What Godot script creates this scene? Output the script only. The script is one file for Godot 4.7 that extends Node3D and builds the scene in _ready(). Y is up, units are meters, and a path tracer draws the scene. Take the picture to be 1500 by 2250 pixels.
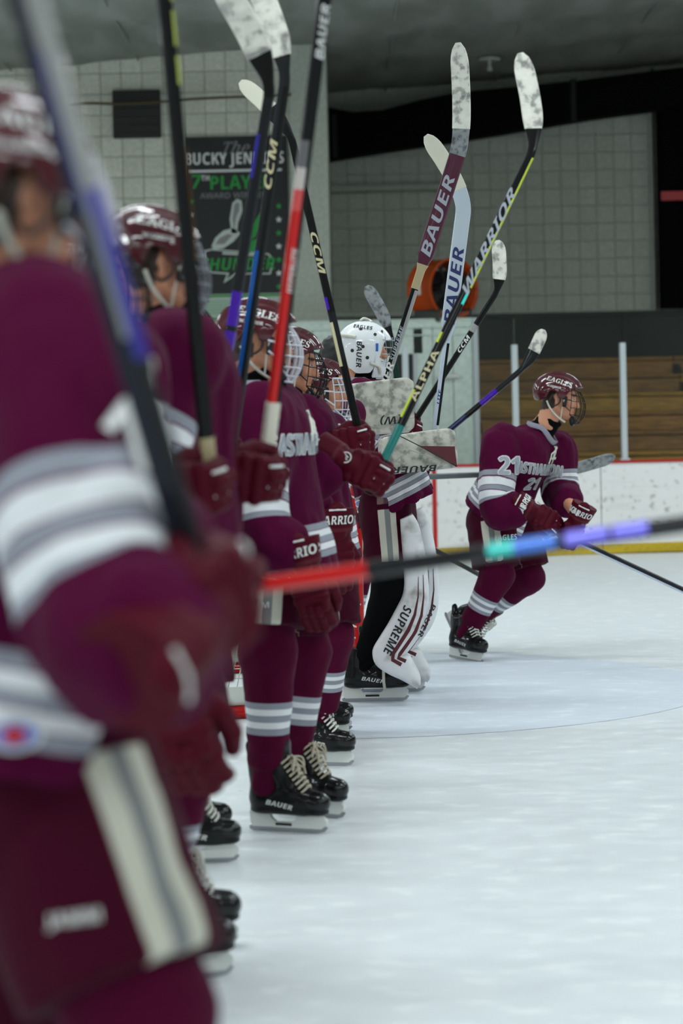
extends Node3D
# An ice rink seen along its goal line: a team lined up with raised sticks, a goalie, a captain skating past.

const F := 5312.0                     # focal length in pixels of the 1500 x 2250 frame (an 85 mm lens on full frame)
const EYE := Vector3(0, 1.42, 0)
const ROLL := 0.021                   # the photographer held the camera a little turned
var M := {}
var rng := RandomNumberGenerator.new()
var names := {}
var UP := Vector3.UP

# ---------------------------------------------------------------- measuring
func at(x: float, y: float, d: float) -> Vector3:
	var dx := (x - 750.0) / F * d
	var dy := (900.0 - y) / F * d
	return EYE + Vector3(dx * cos(ROLL) + dy * sin(ROLL), -dx * sin(ROLL) + dy * cos(ROLL), -d)

func ground(x: float, d: float) -> Vector3:
	var dx := (x - 750.0) / F * d
	var dy := (dx * sin(ROLL) - EYE.y) / cos(ROLL)
	return Vector3(dx * cos(ROLL) + dy * sin(ROLL), 0, -d)

# ---------------------------------------------------------------- nodes
func numbered(called: String) -> String:
	var n: int = names.get(called, 0)
	names[called] = n + 1
	return called if n == 0 else "%s_%03d" % [called, n]

func tag(o: Node, label: String, category: String, group := "", kind := "") -> Node:
	if label: o.set_meta("label", label)
	if category: o.set_meta("category", category)
	if group: o.set_meta("group", group)
	if kind: o.set_meta("kind", kind)
	return o

func thing(called: String, label: String, category: String, where := Vector3.ZERO, group := "") -> Node3D:
	var o := Node3D.new()
	o.name = numbered(called)
	add_child(o)
	o.position = where
	tag(o, label, category, group)
	return o

func part(called: String, mesh: Mesh, mat: Material, parent: Node3D, xf := Transform3D(), in_world := false) -> MeshInstance3D:
	var o := MeshInstance3D.new()
	o.name = called
	o.mesh = mesh
	o.material_override = mat
	parent.add_child(o, true)
	if in_world:
		o.global_transform = xf
	else:
		o.transform = xf
	return o

func group_part(called: String, parent: Node3D, xf := Transform3D()) -> Node3D:
	var o := Node3D.new()
	o.name = called
	parent.add_child(o, true)
	o.global_transform = xf
	return o

func struct(called: String, mesh: Mesh, mat: Material, label := "") -> MeshInstance3D:
	var o := part(called, mesh, mat, self)
	o.set_meta("kind", "structure")
	if label: o.set_meta("label", label)
	return o

# ---------------------------------------------------------------- materials
func mat(c: Color, rough := 0.7, metal := 0.0, spec := 0.5) -> StandardMaterial3D:
	var m := StandardMaterial3D.new()
	m.albedo_color = c
	m.roughness = rough
	m.metallic = metal
	m.metallic_specular = spec
	return m

func cloth(c: Color, tex: Texture2D = null) -> StandardMaterial3D:
	var m := mat(c, 0.85, 0.0, 0.18)
	m.albedo_texture = tex
	m.rim_enabled = true
	m.rim = 0.05
	m.rim_tint = 0.8
	return m

func coated(c: Color, rough := 0.25, coat := 0.9) -> StandardMaterial3D:
	var m := mat(c, rough, 0.0, 0.25)
	m.clearcoat_enabled = true
	m.clearcoat = coat
	m.clearcoat_roughness = 0.08
	return m

func noise(freq: float, sd: int, kind := FastNoiseLite.TYPE_SIMPLEX_SMOOTH, octaves := 4) -> FastNoiseLite:
	var n := FastNoiseLite.new()
	n.seed = sd
	n.noise_type = kind
	n.frequency = freq
	n.fractal_octaves = octaves
	return n

func ramp_tex(n: FastNoiseLite, offs: Array, cols: Array, size := 512) -> NoiseTexture2D:
	var t := NoiseTexture2D.new()
	t.width = size
	t.height = size
	t.seamless = true
	t.noise = n
	var g := Gradient.new()
	g.offsets = PackedFloat32Array(offs)
	g.colors = PackedColorArray(cols)
	t.color_ramp = g
	return t

func planar(m: StandardMaterial3D, tex: Texture2D, scale: Vector3, world := true) -> StandardMaterial3D:
	m.albedo_texture = tex
	m.uv1_triplanar = true
	m.uv1_world_triplanar = world
	m.uv1_scale = scale
	return m

func bands(stops: Array, size := 512) -> ImageTexture:   # [[from, to, colour], ...] along v, the first entry fills
	var im := Image.create(4, size, false, Image.FORMAT_RGBA8)
	for s in stops:
		im.fill_rect(Rect2i(0, int(s[0] * size), 4, maxi(1, int((s[1] - s[0]) * size))), s[2])
	return ImageTexture.create_from_image(im)

# ---------------------------------------------------------------- mesh helpers
func stool() -> SurfaceTool:
	var st := SurfaceTool.new()
	st.begin(Mesh.PRIMITIVE_TRIANGLES)
	return st

func done(st: SurfaceTool) -> ArrayMesh:
	st.generate_normals()
	return st.commit()

func tri(st: SurfaceTool, a: Vector3, b: Vector3, c: Vector3, smooth := false) -> void:
	st.set_smooth_group(0 if smooth else -1)
	st.add_vertex(a); st.add_vertex(b); st.add_vertex(c)

func quad(st: SurfaceTool, a: Vector3, b: Vector3, c: Vector3, d: Vector3, smooth := false) -> void:
	tri(st, a, b, c, smooth)
	tri(st, a, c, d, smooth)

func add_box(st: SurfaceTool, lo: Vector3, hi: Vector3, bevel := 0.0, xf := Transform3D()) -> void:
	var c := (lo + hi) / 2
	var h := (hi - lo) / 2
	var b := minf(bevel, minf(h.x, minf(h.y, h.z)) * 0.9)
	for ax in 3:
		var u := (ax + 1) % 3
		var v := (ax + 2) % 3
		for s in [-1.0, 1.0]:
			var p: Array[Vector3] = []
			for q in [[-1, -1], [1, -1], [1, 1], [-1, 1]]:
				var w := Vector3.ZERO
				w[ax] = s * h[ax]
				w[u] = q[0] * (h[u] - b)
				w[v] = q[1] * (h[v] - b)
				p.append(xf * (c + w))
			if s > 0:
				quad(st, p[3], p[2], p[1], p[0])
			else:
				quad(st, p[0], p[1], p[2], p[3])
	if b <= 0.0: return
	for ax in 3:
		var u := (ax + 1) % 3
		var v := (ax + 2) % 3
		for su in [-1.0, 1.0]:
			for sv in [-1.0, 1.0]:
				var p: Array[Vector3] = []
				for q in [[-1, 0], [1, 0], [1, 1], [-1, 1]]:
					var w := Vector3.ZERO
					w[ax] = q[0] * (h[ax] - b)
					w[u] = su * (h[u] - (b if q[1] == 1 else 0.0))
					w[v] = sv * (h[v] - (b if q[1] == 0 else 0.0))
					p.append(xf * (c + w))
				if su * sv > 0:
					quad(st, p[0], p[1], p[2], p[3])
				else:
					quad(st, p[3], p[2], p[1], p[0])
	for sx in [-1.0, 1.0]:
		for sy in [-1.0, 1.0]:
			for sz in [-1.0, 1.0]:
				var a := xf * (c + Vector3(sx * h.x, sy * (h.y - b), sz * (h.z - b)))
				var e := xf * (c + Vector3(sx * (h.x - b), sy * h.y, sz * (h.z - b)))
				var g := xf * (c + Vector3(sx * (h.x - b), sy * (h.y - b), sz * h.z))
				if sx * sy * sz > 0:
					tri(st, a, g, e)
				else:
					tri(st, a, e, g)

func box(lo: Vector3, hi: Vector3, bevel := 0.0) -> ArrayMesh:
	var st := stool()
	add_box(st, lo, hi, bevel)
	return done(st)

func add_tube(st: SurfaceTool, pts: Array, r: float, sides := 6, r2 := -1.0) -> void:
	var n := pts.size()
	var side := Vector3.ZERO
	var rings := []
	for i in n:
		var t: Vector3 = (pts[mini(i + 1, n - 1)] - pts[maxi(i - 1, 0)]).normalized()
		if side == Vector3.ZERO:
			side = t.cross(Vector3(0.31, 0.92, 0.22)).normalized()
		side = (side - t * side.dot(t)).normalized()
		var up := t.cross(side)
		var ring := PackedVector3Array()
		var rr := r if r2 < 0 else lerpf(r, r2, float(i) / (n - 1))
		for k in sides:
			var a := TAU * k / sides
			ring.append(pts[i] + (side * cos(a) + up * sin(a)) * rr)
		rings.append(ring)
	skin(st, rings)

func skin(st: SurfaceTool, rings: Array, caps := true, closed_ring := true) -> void:
	var k: int = rings[0].size()
	for i in rings.size() - 1:
		var a: PackedVector3Array = rings[i]
		var b: PackedVector3Array = rings[i + 1]
		for j in (k if closed_ring else k - 1):
			var j2 := (j + 1) % k
			quad(st, a[j], b[j], b[j2], a[j2], true)
	if caps:
		for e in [0, rings.size() - 1]:
			var r: PackedVector3Array = rings[e]
			var c := Vector3.ZERO
			for p in r: c += p / k
			for j in k:
				if e == 0:
					tri(st, c, r[j], r[(j + 1) % k])
				else:
					tri(st, c, r[(j + 1) % k], r[j])

func rounded(c: Vector3, u: Vector3, v: Vector3, w: float, t: float, r: float, n := 3) -> PackedVector3Array:
	var out := PackedVector3Array()
	r = minf(r, minf(w, t) * 0.49)
	for q in 4:
		var sx: float = [1, -1, -1, 1][q]
		var sy: float = [1, 1, -1, -1][q]
		for k in n:
			var a := PI / 2 * (q + float(k) / (n - 1))
			out.append(c + u * (sx * (w / 2 - r) + cos(a) * r) + v * (sy * (t / 2 - r) + sin(a) * r))
	return out

func tube(pts: Array, r: float, sides := 6) -> ArrayMesh:
	var st := stool()
	add_tube(st, pts, r, sides)
	return done(st)

func curve(pts: Array, steps := 6) -> Array:    # a smooth line through points
	var out := []
	for i in pts.size() - 1:
		var a: Vector3 = pts[maxi(i - 1, 0)]
		var b: Vector3 = pts[i]
		var c: Vector3 = pts[i + 1]
		var d: Vector3 = pts[mini(i + 2, pts.size() - 1)]
		for k in steps:
			out.append(b.cubic_interpolate(c, a, d, float(k) / steps))
	out.append(pts[-1])
	return out

func plate(outline: PackedVector2Array, depth: float, xf := Transform3D()) -> ArrayMesh:   # an outline in x, y with thickness in z
	var st := stool()
	add_plate(st, outline, depth, xf)
	return done(st)

func add_plate(st: SurfaceTool, outline: PackedVector2Array, depth: float, xf := Transform3D()) -> void:
	if not Geometry2D.is_polygon_clockwise(outline):
		outline.reverse()
	var t := Geometry2D.triangulate_polygon(outline)
	for i in range(0, t.size(), 3):
		var p: Array[Vector2] = [outline[t[i]], outline[t[i + 1]], outline[t[i + 2]]]
		if (p[1] - p[0]).cross(p[2] - p[0]) > 0: p.reverse()
		tri(st, xf * Vector3(p[0].x, p[0].y, depth / 2), xf * Vector3(p[1].x, p[1].y, depth / 2), xf * Vector3(p[2].x, p[2].y, depth / 2))
		tri(st, xf * Vector3(p[2].x, p[2].y, -depth / 2), xf * Vector3(p[1].x, p[1].y, -depth / 2), xf * Vector3(p[0].x, p[0].y, -depth / 2))
	for i in outline.size():
		var a := outline[i]
		var b := outline[(i + 1) % outline.size()]
		quad(st, xf * Vector3(a.x, a.y, depth / 2), xf * Vector3(a.x, a.y, -depth / 2), xf * Vector3(b.x, b.y, -depth / 2), xf * Vector3(b.x, b.y, depth / 2))

func v2(a: Array) -> PackedVector2Array:
	var out := PackedVector2Array()
	for i in range(0, a.size(), 2): out.append(Vector2(a[i], a[i + 1]))
	return out

# ---------------------------------------------------------------- lettering
var fonts := {}
var texts := {}
func text_tris(s: String, h: float, squeeze := 1.0, slant := 0.0, bold := true, serif := false) -> PackedVector3Array:
	var key := s + str(bold) + str(serif)
	if not texts.has(key):
		var fk := str(bold) + str(serif)
		if not fonts.has(fk):
			var f := SystemFont.new()
			f.font_names = PackedStringArray(["Droid Serif" if serif else "Droid Sans"])
			f.font_weight = 700 if bold else 400
			fonts[fk] = f
		var t := TextMesh.new()
		t.font = fonts[fk]
		t.font_size = 64
		t.pixel_size = 1.0 / 46.0
		t.depth = 0.0
		t.curve_step = 2.0
		t.text = s
		var arr := t.surface_get_arrays(0)
		var vs: PackedVector3Array = arr[Mesh.ARRAY_VERTEX]
		var soup := PackedVector3Array()
		if arr[Mesh.ARRAY_INDEX] != null and arr[Mesh.ARRAY_INDEX].size():
			for i in arr[Mesh.ARRAY_INDEX]: soup.append(vs[i])
		else:
			soup = vs
		var lo := Vector3(1e9, 1e9, 0)
		var hi := -lo
		for p in soup:
			lo = lo.min(p)
			hi = hi.max(p)
		for i in soup.size(): soup[i] = Vector3(soup[i].x - (lo.x + hi.x) / 2, soup[i].y - (lo.y + hi.y) / 2, 0)
		texts[key] = soup
	var out := PackedVector3Array()
	for p in texts[key]:
		out.append(Vector3((p.x + p.y * slant) * h * squeeze, p.y * h, 0))
	return out

func letters(parent: Node3D, s: String, xf: Transform3D, h: float, m: Material, squeeze := 1.0, slant := 0.0, called := "lettering", in_world := true, bold := true, serif := false) -> MeshInstance3D:
	var st := stool()
	var t := text_tris(s, h, squeeze, slant, bold, serif)
	for i in range(0, t.size(), 3):
		tri(st, t[i], t[i + 1], t[i + 2])
	var o := part(called, done(st), m, parent, Transform3D(), false)
	if in_world: o.global_transform = xf
	else: o.transform = xf
	return o

func facing(o: Vector3, right: Vector3, out: Vector3) -> Transform3D:   # text frame: x along RIGHT, z along OUT
	var x := right.normalized()
	var z := (out - x * out.dot(x)).normalized()
	return Transform3D(Basis(x, z.cross(x), z), o)

func project(sdf: Sdf, soup: PackedVector3Array, xf: Transform3D, lift: float, most := 0.02) -> ArrayMesh:
	var work: Array[PackedVector3Array] = []
	for i in range(0, soup.size(), 3): work.append(PackedVector3Array([soup[i], soup[i + 1], soup[i + 2]]))
	var st := stool()
	var seen := {}
	while work.size():
		var t: PackedVector3Array = work.pop_back()
		var e := 0
		var far := 0.0
		for k in 3:
			var l := t[k].distance_to(t[(k + 1) % 3])
			if l > far:
				far = l
				e = k
		if far > most and work.size() < 20000:
			var a := t[e]
			var b := t[(e + 1) % 3]
			var c := t[(e + 2) % 3]
			var mid := (a + b) / 2
			work.append(PackedVector3Array([a, mid, c]))
			work.append(PackedVector3Array([mid, b, c]))
			continue
		var q: Array[Vector3] = []
		for k in 3:
			if not seen.has(t[k]):
				var p := xf * (t[k] + Vector3(0, 0, 0.16))
				var dirn := -xf.basis.z
				var gone := 0.0
				for step in 48:
					var dd := sdf.full(p) - lift
					if dd < 0.0008 or gone > 0.9: break
					p += dirn * dd * 0.65
					gone += dd * 0.65
				seen[t[k]] = p if absf(sdf.full(p) - lift) < 0.008 else Vector3.INF
			q.append(seen[t[k]])
		if q[0].is_finite() and q[1].is_finite() and q[2].is_finite() and maxf(q[0].distance_to(q[1]), maxf(q[1].distance_to(q[2]), q[2].distance_to(q[0]))) < most * 2.6:
			tri(st, q[0], q[1], q[2], true)
	return done(st)

func decal(parent: Node3D, sdf: Sdf, s: String, xf: Transform3D, h: float, m: Material, rim: Material = null, squeeze := 1.0, slant := 0.0, called := "lettering", bold := true) -> void:
	var t := text_tris(s, h, squeeze, slant, bold)
	if rim:
		var wide := PackedVector3Array()
		var w := h * 0.07
		for k in 6:
			var off := Vector3(cos(TAU * k / 6), sin(TAU * k / 6), 0) * w
			for p in t: wide.append(p + off)
		part(called + "_border", project(sdf, wide, xf, 0.0045, 0.014), rim, parent, Transform3D(), true)
	part(called, project(sdf, t, xf, 0.0075, 0.014), m, parent, Transform3D(), true)

# ---------------------------------------------------------------- soft bodies: tapered bones joined smoothly, meshed as surface nets
class Sdf:
	var A := PackedVector3Array()
	var AB := PackedVector3Array()
	var N := PackedVector3Array()
	var QI := PackedFloat32Array()
	var Q := PackedFloat32Array()
	var RA := PackedFloat32Array()
	var DR := PackedFloat32Array()
	var IL := PackedFloat32Array()
	var LN := PackedFloat32Array()
	var FL := PackedInt32Array()
	var V0 := PackedFloat32Array()
	var V1 := PackedFloat32Array()
	var OUT := PackedVector3Array()
	var FWD := PackedVector3Array()
	var COL: Array[Color] = []
	var k := 0.03
	var amp := 0.0
	var fold: FastNoiseLite
	var stretch := Vector3.ONE
	var color_of: Callable

	# a to b with radii ra to rb; squash thins it along axis n; flat cuts it square at b (1), at a (2) or both (3)
	func bone(a: Vector3, b: Vector3, ra: float, rb: float, flat := 0, n := Vector3.ZERO, squash := 1.0, v0 := 0.5, v1 := 0.5, out := Vector3.ZERO, fwd := Vector3.ZERO, col := Color.WHITE) -> Sdf:
		var qi := 1.0 / squash - 1.0
		var ab := b - a
		ab += n * ab.dot(n) * qi
		if ab.length() < 0.0005: ab = Vector3(0, 0.0005, 0)
		A.append(a); AB.append(ab); N.append(n); QI.append(qi); Q.append(minf(1.0, squash)); RA.append(ra); DR.append(rb - ra)
		IL.append(1.0 / ab.length_squared()); LN.append(ab.length()); FL.append(flat); V0.append(v0); V1.append(v1); OUT.append(out); FWD.append(fwd); COL.append(col)
		return self

	func one(i: int, p: Vector3) -> float:
		var q := p - A[i]
		if QI[i] != 0.0:
			q += N[i] * (q.dot(N[i]) * QI[i])
		var t := q.dot(AB[i]) * IL[i]
		var c := clampf(t, 0.0, 1.0)
		var d := (q - AB[i] * c).length() - RA[i] - DR[i] * c
		if FL[i]:
			if FL[i] & 1: d = maxf(d, (t - 1.0) * LN[i])
			if FL[i] & 2: d = maxf(d, -t * LN[i])
		return d * Q[i]

	func some(ids: PackedInt32Array, p: Vector3) -> float:
		var r := 9.0
		for i in ids:
			var q := p - A[i]
			if QI[i] != 0.0:
				q += N[i] * (q.dot(N[i]) * QI[i])
			var t := q.dot(AB[i]) * IL[i]
			var c := clampf(t, 0.0, 1.0)
			var d := (q - AB[i] * c).length() - RA[i] - DR[i] * c
			if FL[i]:
				if FL[i] & 1: d = maxf(d, (t - 1.0) * LN[i])
				if FL[i] & 2: d = maxf(d, -t * LN[i])
			d *= Q[i]
			var h := k - absf(r - d)
			r = minf(r, d)
			if h > 0.0: r -= h * h * 0.25 / k
		if amp > 0.0:
			r += amp * fold.get_noise_3dv(p * stretch)
		return r

	func full(p: Vector3) -> float:
		return some(PackedInt32Array(range(A.size())), p)

	func arrays(h: float) -> Array:
		var lo := Vector3(1e9, 1e9, 1e9)
		var hi := -lo
		var n := A.size()
		for i in n:
			var b := A[i] + AB[i] - N[i] * (AB[i].dot(N[i]) * (1.0 - 1.0 / (1.0 + QI[i])))
			var r := maxf(RA[i], RA[i] + DR[i]) * maxf(1.0, 1.0 / (1.0 + QI[i])) + amp + h * 2.0
			lo = lo.min(A[i] - Vector3(r, r, r)).min(b - Vector3(r, r, r))
			hi = hi.max(A[i] + Vector3(r, r, r)).max(b + Vector3(r, r, r))
		var bs := 4.0 * h
		var nb := ((hi - lo) / bs).ceil()
		var rad := bs * 0.87
		var verts := PackedVector3Array()
		var uvs := PackedVector2Array()
		var cols := PackedColorArray()
		var cells := {}
		var masks := PackedInt32Array()
		var keys := PackedInt64Array()
		var dl := PackedFloat32Array()
		dl.resize(n)
		var val := PackedFloat32Array()
		val.resize(125)
		var co := [0, 1, 5, 6, 25, 26, 30, 31]
		var e0 := [0, 2, 4, 6, 0, 1, 4, 5, 0, 1, 2, 3]
		var e1 := [1, 3, 5, 7, 2, 3, 6, 7, 4, 5, 6, 7]
		for bz in int(nb.z):
			for by in int(nb.y):
				for bx in int(nb.x):
					var org := lo + Vector3(bx, by, bz) * bs
					var c := org + Vector3(bs, bs, bs) * 0.5
					var least := 9.0
					for i in n:
						var d := one(i, c)
						dl[i] = d
						if d < least: least = d
					if least > rad + k + amp * 1.6 or least < -(rad + amp * 1.6): continue
					var ids := PackedInt32Array()
					for i in n:
						if dl[i] < least + 2.0 * rad + k * 1.5: ids.append(i)
					var pos := false
					var neg := false
					var at := 0
					for z in 5:
						for y in 5:
							for x in 5:
								var v := some(ids, org + Vector3(x, y, z) * h)
								val[at] = v
								at += 1
								if v < 0.0: neg = true
								else: pos = true
					if not (pos and neg): continue
					for z in 4:
						for y in 4:
							for x in 4:
								var o := x + 5 * y + 25 * z
								var mask := 0
								for q in 8:
									if val[o + co[q]] < 0.0: mask |= 1 << q
								if mask == 0 or mask == 255: continue
								var sum := Vector3.ZERO
								var cnt := 0
								for e in 12:
									var a: int = e0[e]
									var b: int = e1[e]
									if ((mask >> a) & 1) == ((mask >> b) & 1): continue
									var va := val[o + co[a]]
									var vb := val[o + co[b]]
									var f := va / (va - vb)
									sum += Vector3(a & 1, (a >> 1) & 1, a >> 2).lerp(Vector3(b & 1, (b >> 1) & 1, b >> 2), f)
									cnt += 1
								var p := org + (Vector3(x, y, z) + sum / cnt) * h
								var key := (bx * 4 + x) + (by * 4 + y) * 4096 + (bz * 4 + z) * 16777216
								cells[key] = verts.size()
								keys.append(key)
								masks.append(mask)
								verts.append(p)
								# which bone it belongs to gives the place on the garment
								var near := 9.0
								var w := 0
								for i in ids:
									var d := one(i, p)
									dl[i] = d
									if d < near:
										near = d
										w = i
								var t := 0.0
								var vs := 0.0
								var ws := 0.0
								for i in ids:
									var wt := exp((near - dl[i]) * 180.0)
									if wt < 0.02: continue
									var q2 := p - A[i]
									if QI[i] != 0.0: q2 += N[i] * (q2.dot(N[i]) * QI[i])
									var ti := clampf(q2.dot(AB[i]) * IL[i], 0.0, 1.0)
									if i == w: t = ti
									vs += wt * lerpf(V0[i], V1[i], ti)
									ws += wt
								var u := 0.5
								if OUT[w] != Vector3.ZERO:
									var off := p - A[w]
									off -= AB[w] * (off.dot(AB[w]) * IL[w])
									u = 0.5 + 0.5 * atan2(off.dot(FWD[w]), off.dot(OUT[w])) / PI
								uvs.append(Vector2(u, vs / ws))
								cols.append(color_of.call(p, w, t) if color_of.is_valid() else COL[w])
		var idx := PackedInt32Array()
		var steps := [1, 4096, 16777216]
		for ci in keys.size():
			var key := keys[ci]
			var mask := masks[ci]
			for ax in 3:
				var other: int = [1, 2, 4][ax]
				if (mask & 1) == ((mask >> other) & 1): continue
				var su: int = steps[(ax + 1) % 3]
				var sv: int = steps[(ax + 2) % 3]
				var b: int = cells.get(key - su, -1)
				var c: int = cells.get(key - su - sv, -1)
				var d: int = cells.get(key - sv, -1)
				if b < 0 or c < 0 or d < 0: continue
				if mask & 1:
					idx.append_array(PackedInt32Array([ci, d, c, ci, c, b]))
				else:
					idx.append_array(PackedInt32Array([ci, b, c, ci, c, d]))
		var nor := PackedVector3Array()
		nor.resize(verts.size())
		for i in range(0, idx.size(), 3):
			var a := idx[i]
			var b := idx[i + 1]
			var c := idx[i + 2]
			var g := (verts[c] - verts[a]).cross(verts[b] - verts[a])
			nor[a] += g
			nor[b] += g
			nor[c] += g
		for i in nor.size(): nor[i] = nor[i].normalized()
		var arr := []
		arr.resize(Mesh.ARRAY_MAX)
		arr[Mesh.ARRAY_VERTEX] = verts
		arr[Mesh.ARRAY_NORMAL] = nor
		arr[Mesh.ARRAY_TEX_UV] = uvs
		arr[Mesh.ARRAY_COLOR] = cols
		arr[Mesh.ARRAY_INDEX] = idx
		return arr

	func mesh(h: float) -> ArrayMesh:
		var m := ArrayMesh.new()
		m.add_surface_from_arrays(Mesh.PRIMITIVE_TRIANGLES, arrays(h))
		return m

# ---------------------------------------------------------------- gear, each built once and shared: x forward, y up, z to the wearer's right
var G := {}

func gear() -> void:
	make_skate()
	for k in ["grip", "rest"]:
		for s in [1.0, -1.0]:
			make_glove(k, s)
	make_helmet()
	make_cages()
	make_head()

func make_skate() -> void:
	var s := Sdf.new()
	s.k = 0.02
	s.bone(Vector3(-0.045, 0.112, 0), Vector3(0.10, 0.105, 0), 0.046, 0.043)
	s.bone(Vector3(0.10, 0.108, 0), Vector3(0.155, 0.103, 0), 0.044, 0.040, 0, Vector3.UP, 0.92)
	s.bone(Vector3(-0.045, 0.115, 0), Vector3(-0.035, 0.235, 0), 0.048, 0.058, 1, Vector3(0, 0, 1), 0.86)
	s.bone(Vector3(0.06, 0.13, 0), Vector3(0.005, 0.24, 0), 0.036, 0.05, 1, Vector3(0, 0, 1), 0.9)
	s.bone(Vector3(-0.075, 0.21, 0), Vector3(-0.098, 0.285, 0), 0.028, 0.020, 0, Vector3(1, 0, 0), 0.5)
	s.bone(Vector3(0.02, 0.22, 0), Vector3(0.038, 0.29, 0), 0.034, 0.036, 0, Vector3(1, 0, 0), 0.4)
	s.bone(Vector3(-0.05, 0.072, 0), Vector3(0.15, 0.07, 0), 0.036, 0.036, 0, Vector3.UP, 0.22)
	G.boot_sdf = s
	G.boot = s.mesh(0.006)
	var cap := Sdf.new()
	cap.bone(Vector3(0.125, 0.106, 0), Vector3(0.157, 0.102, 0), 0.0435, 0.0415, 2, Vector3.UP, 0.92)
	G.toe_cap = cap.mesh(0.006)
	G.holder = plate(v2([-0.098, 0.068, -0.094, 0.030, -0.088, 0.016, 0.168, 0.016, 0.186, 0.030, 0.188, 0.045, 0.168, 0.066, 0.150, 0.07, 0.085, 0.066, 0.075, 0.045, 0.055, 0.034, 0.0, 0.034, -0.015, 0.045, -0.025, 0.066]), 0.017)
	G.blade = plate(v2([-0.090, 0.020, -0.103, 0.014, -0.100, 0.004, -0.085, 0.0, 0.150, 0.0, 0.178, 0.006, 0.190, 0.020, 0.186, 0.024, -0.07, 0.024]), 0.004)
	var st := stool()
	for k in 8:
		var t := k / 7.0
		var a := Vector3(0.118, 0.148, 0).lerp(Vector3(0.05, 0.245, 0), t)
		var w := lerpf(0.026, 0.034, t)
		for sgn in [1.0, -1.0]:
			add_tube(st, curve([a + Vector3(-0.010, -0.010, w * 1.15 * sgn), a + Vector3(0.004, 0.005, w * 0.6 * sgn), a + Vector3(0.004, 0.012, -w * 0.5 * sgn)], 3), 0.0042, 5)
	for sgn in [1.0, -1.0]:
		add_tube(st, curve([Vector3(0.062, 0.255, 0.0), Vector3(0.085, 0.25, 0.03 * sgn), Vector3(0.085, 0.215, 0.042 * sgn), Vector3(0.066, 0.235, 0.01 * sgn)], 4), 0.0038, 5)
		add_tube(st, curve([Vector3(0.062, 0.255, 0.0), Vector3(0.09, 0.235, 0.018 * sgn), Vector3(0.1, 0.195, 0.026 * sgn)], 4), 0.0038, 5)
	G.laces = done(st)
	G.insert = box(Vector3(0.0, 0.022, -0.0092), Vector3(0.06, 0.031, 0.0092))
	G.boot_text = project(s, text_tris("BAUER", 0.017, 1.35, 0.2), Transform3D(Basis(Vector3(0.98, -0.17, 0), Vector3(0.17, 0.98, 0), Vector3(0, 0, 1)), Vector3(0.035, 0.098, 0)), 0.002, 0.012)

func skate(parent: Node3D, origin: Vector3, fwd: Vector3, up := Vector3.UP, size := 1.0, lace: Material = null) -> Node3D:
	var x := (fwd - up * fwd.dot(up)).normalized()
	var o := group_part("skate", parent, Transform3D(Basis(x, up, x.cross(up)).scaled_local(Vector3.ONE * size), origin))
	part("boot", G.boot, M.boot, o)
	part("toe_cap", G.toe_cap, M.boot_cap, o)
	part("blade_holder", G.holder, M.holder, o)
	part("blade", G.blade, M.steel, o)
	part("laces", G.laces, lace if lace else M.lace, o)
	part("lettering", G.boot_text, M.print_white, o)
	part("holder_window", G.insert, M.rubber, o)
	return o

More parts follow.
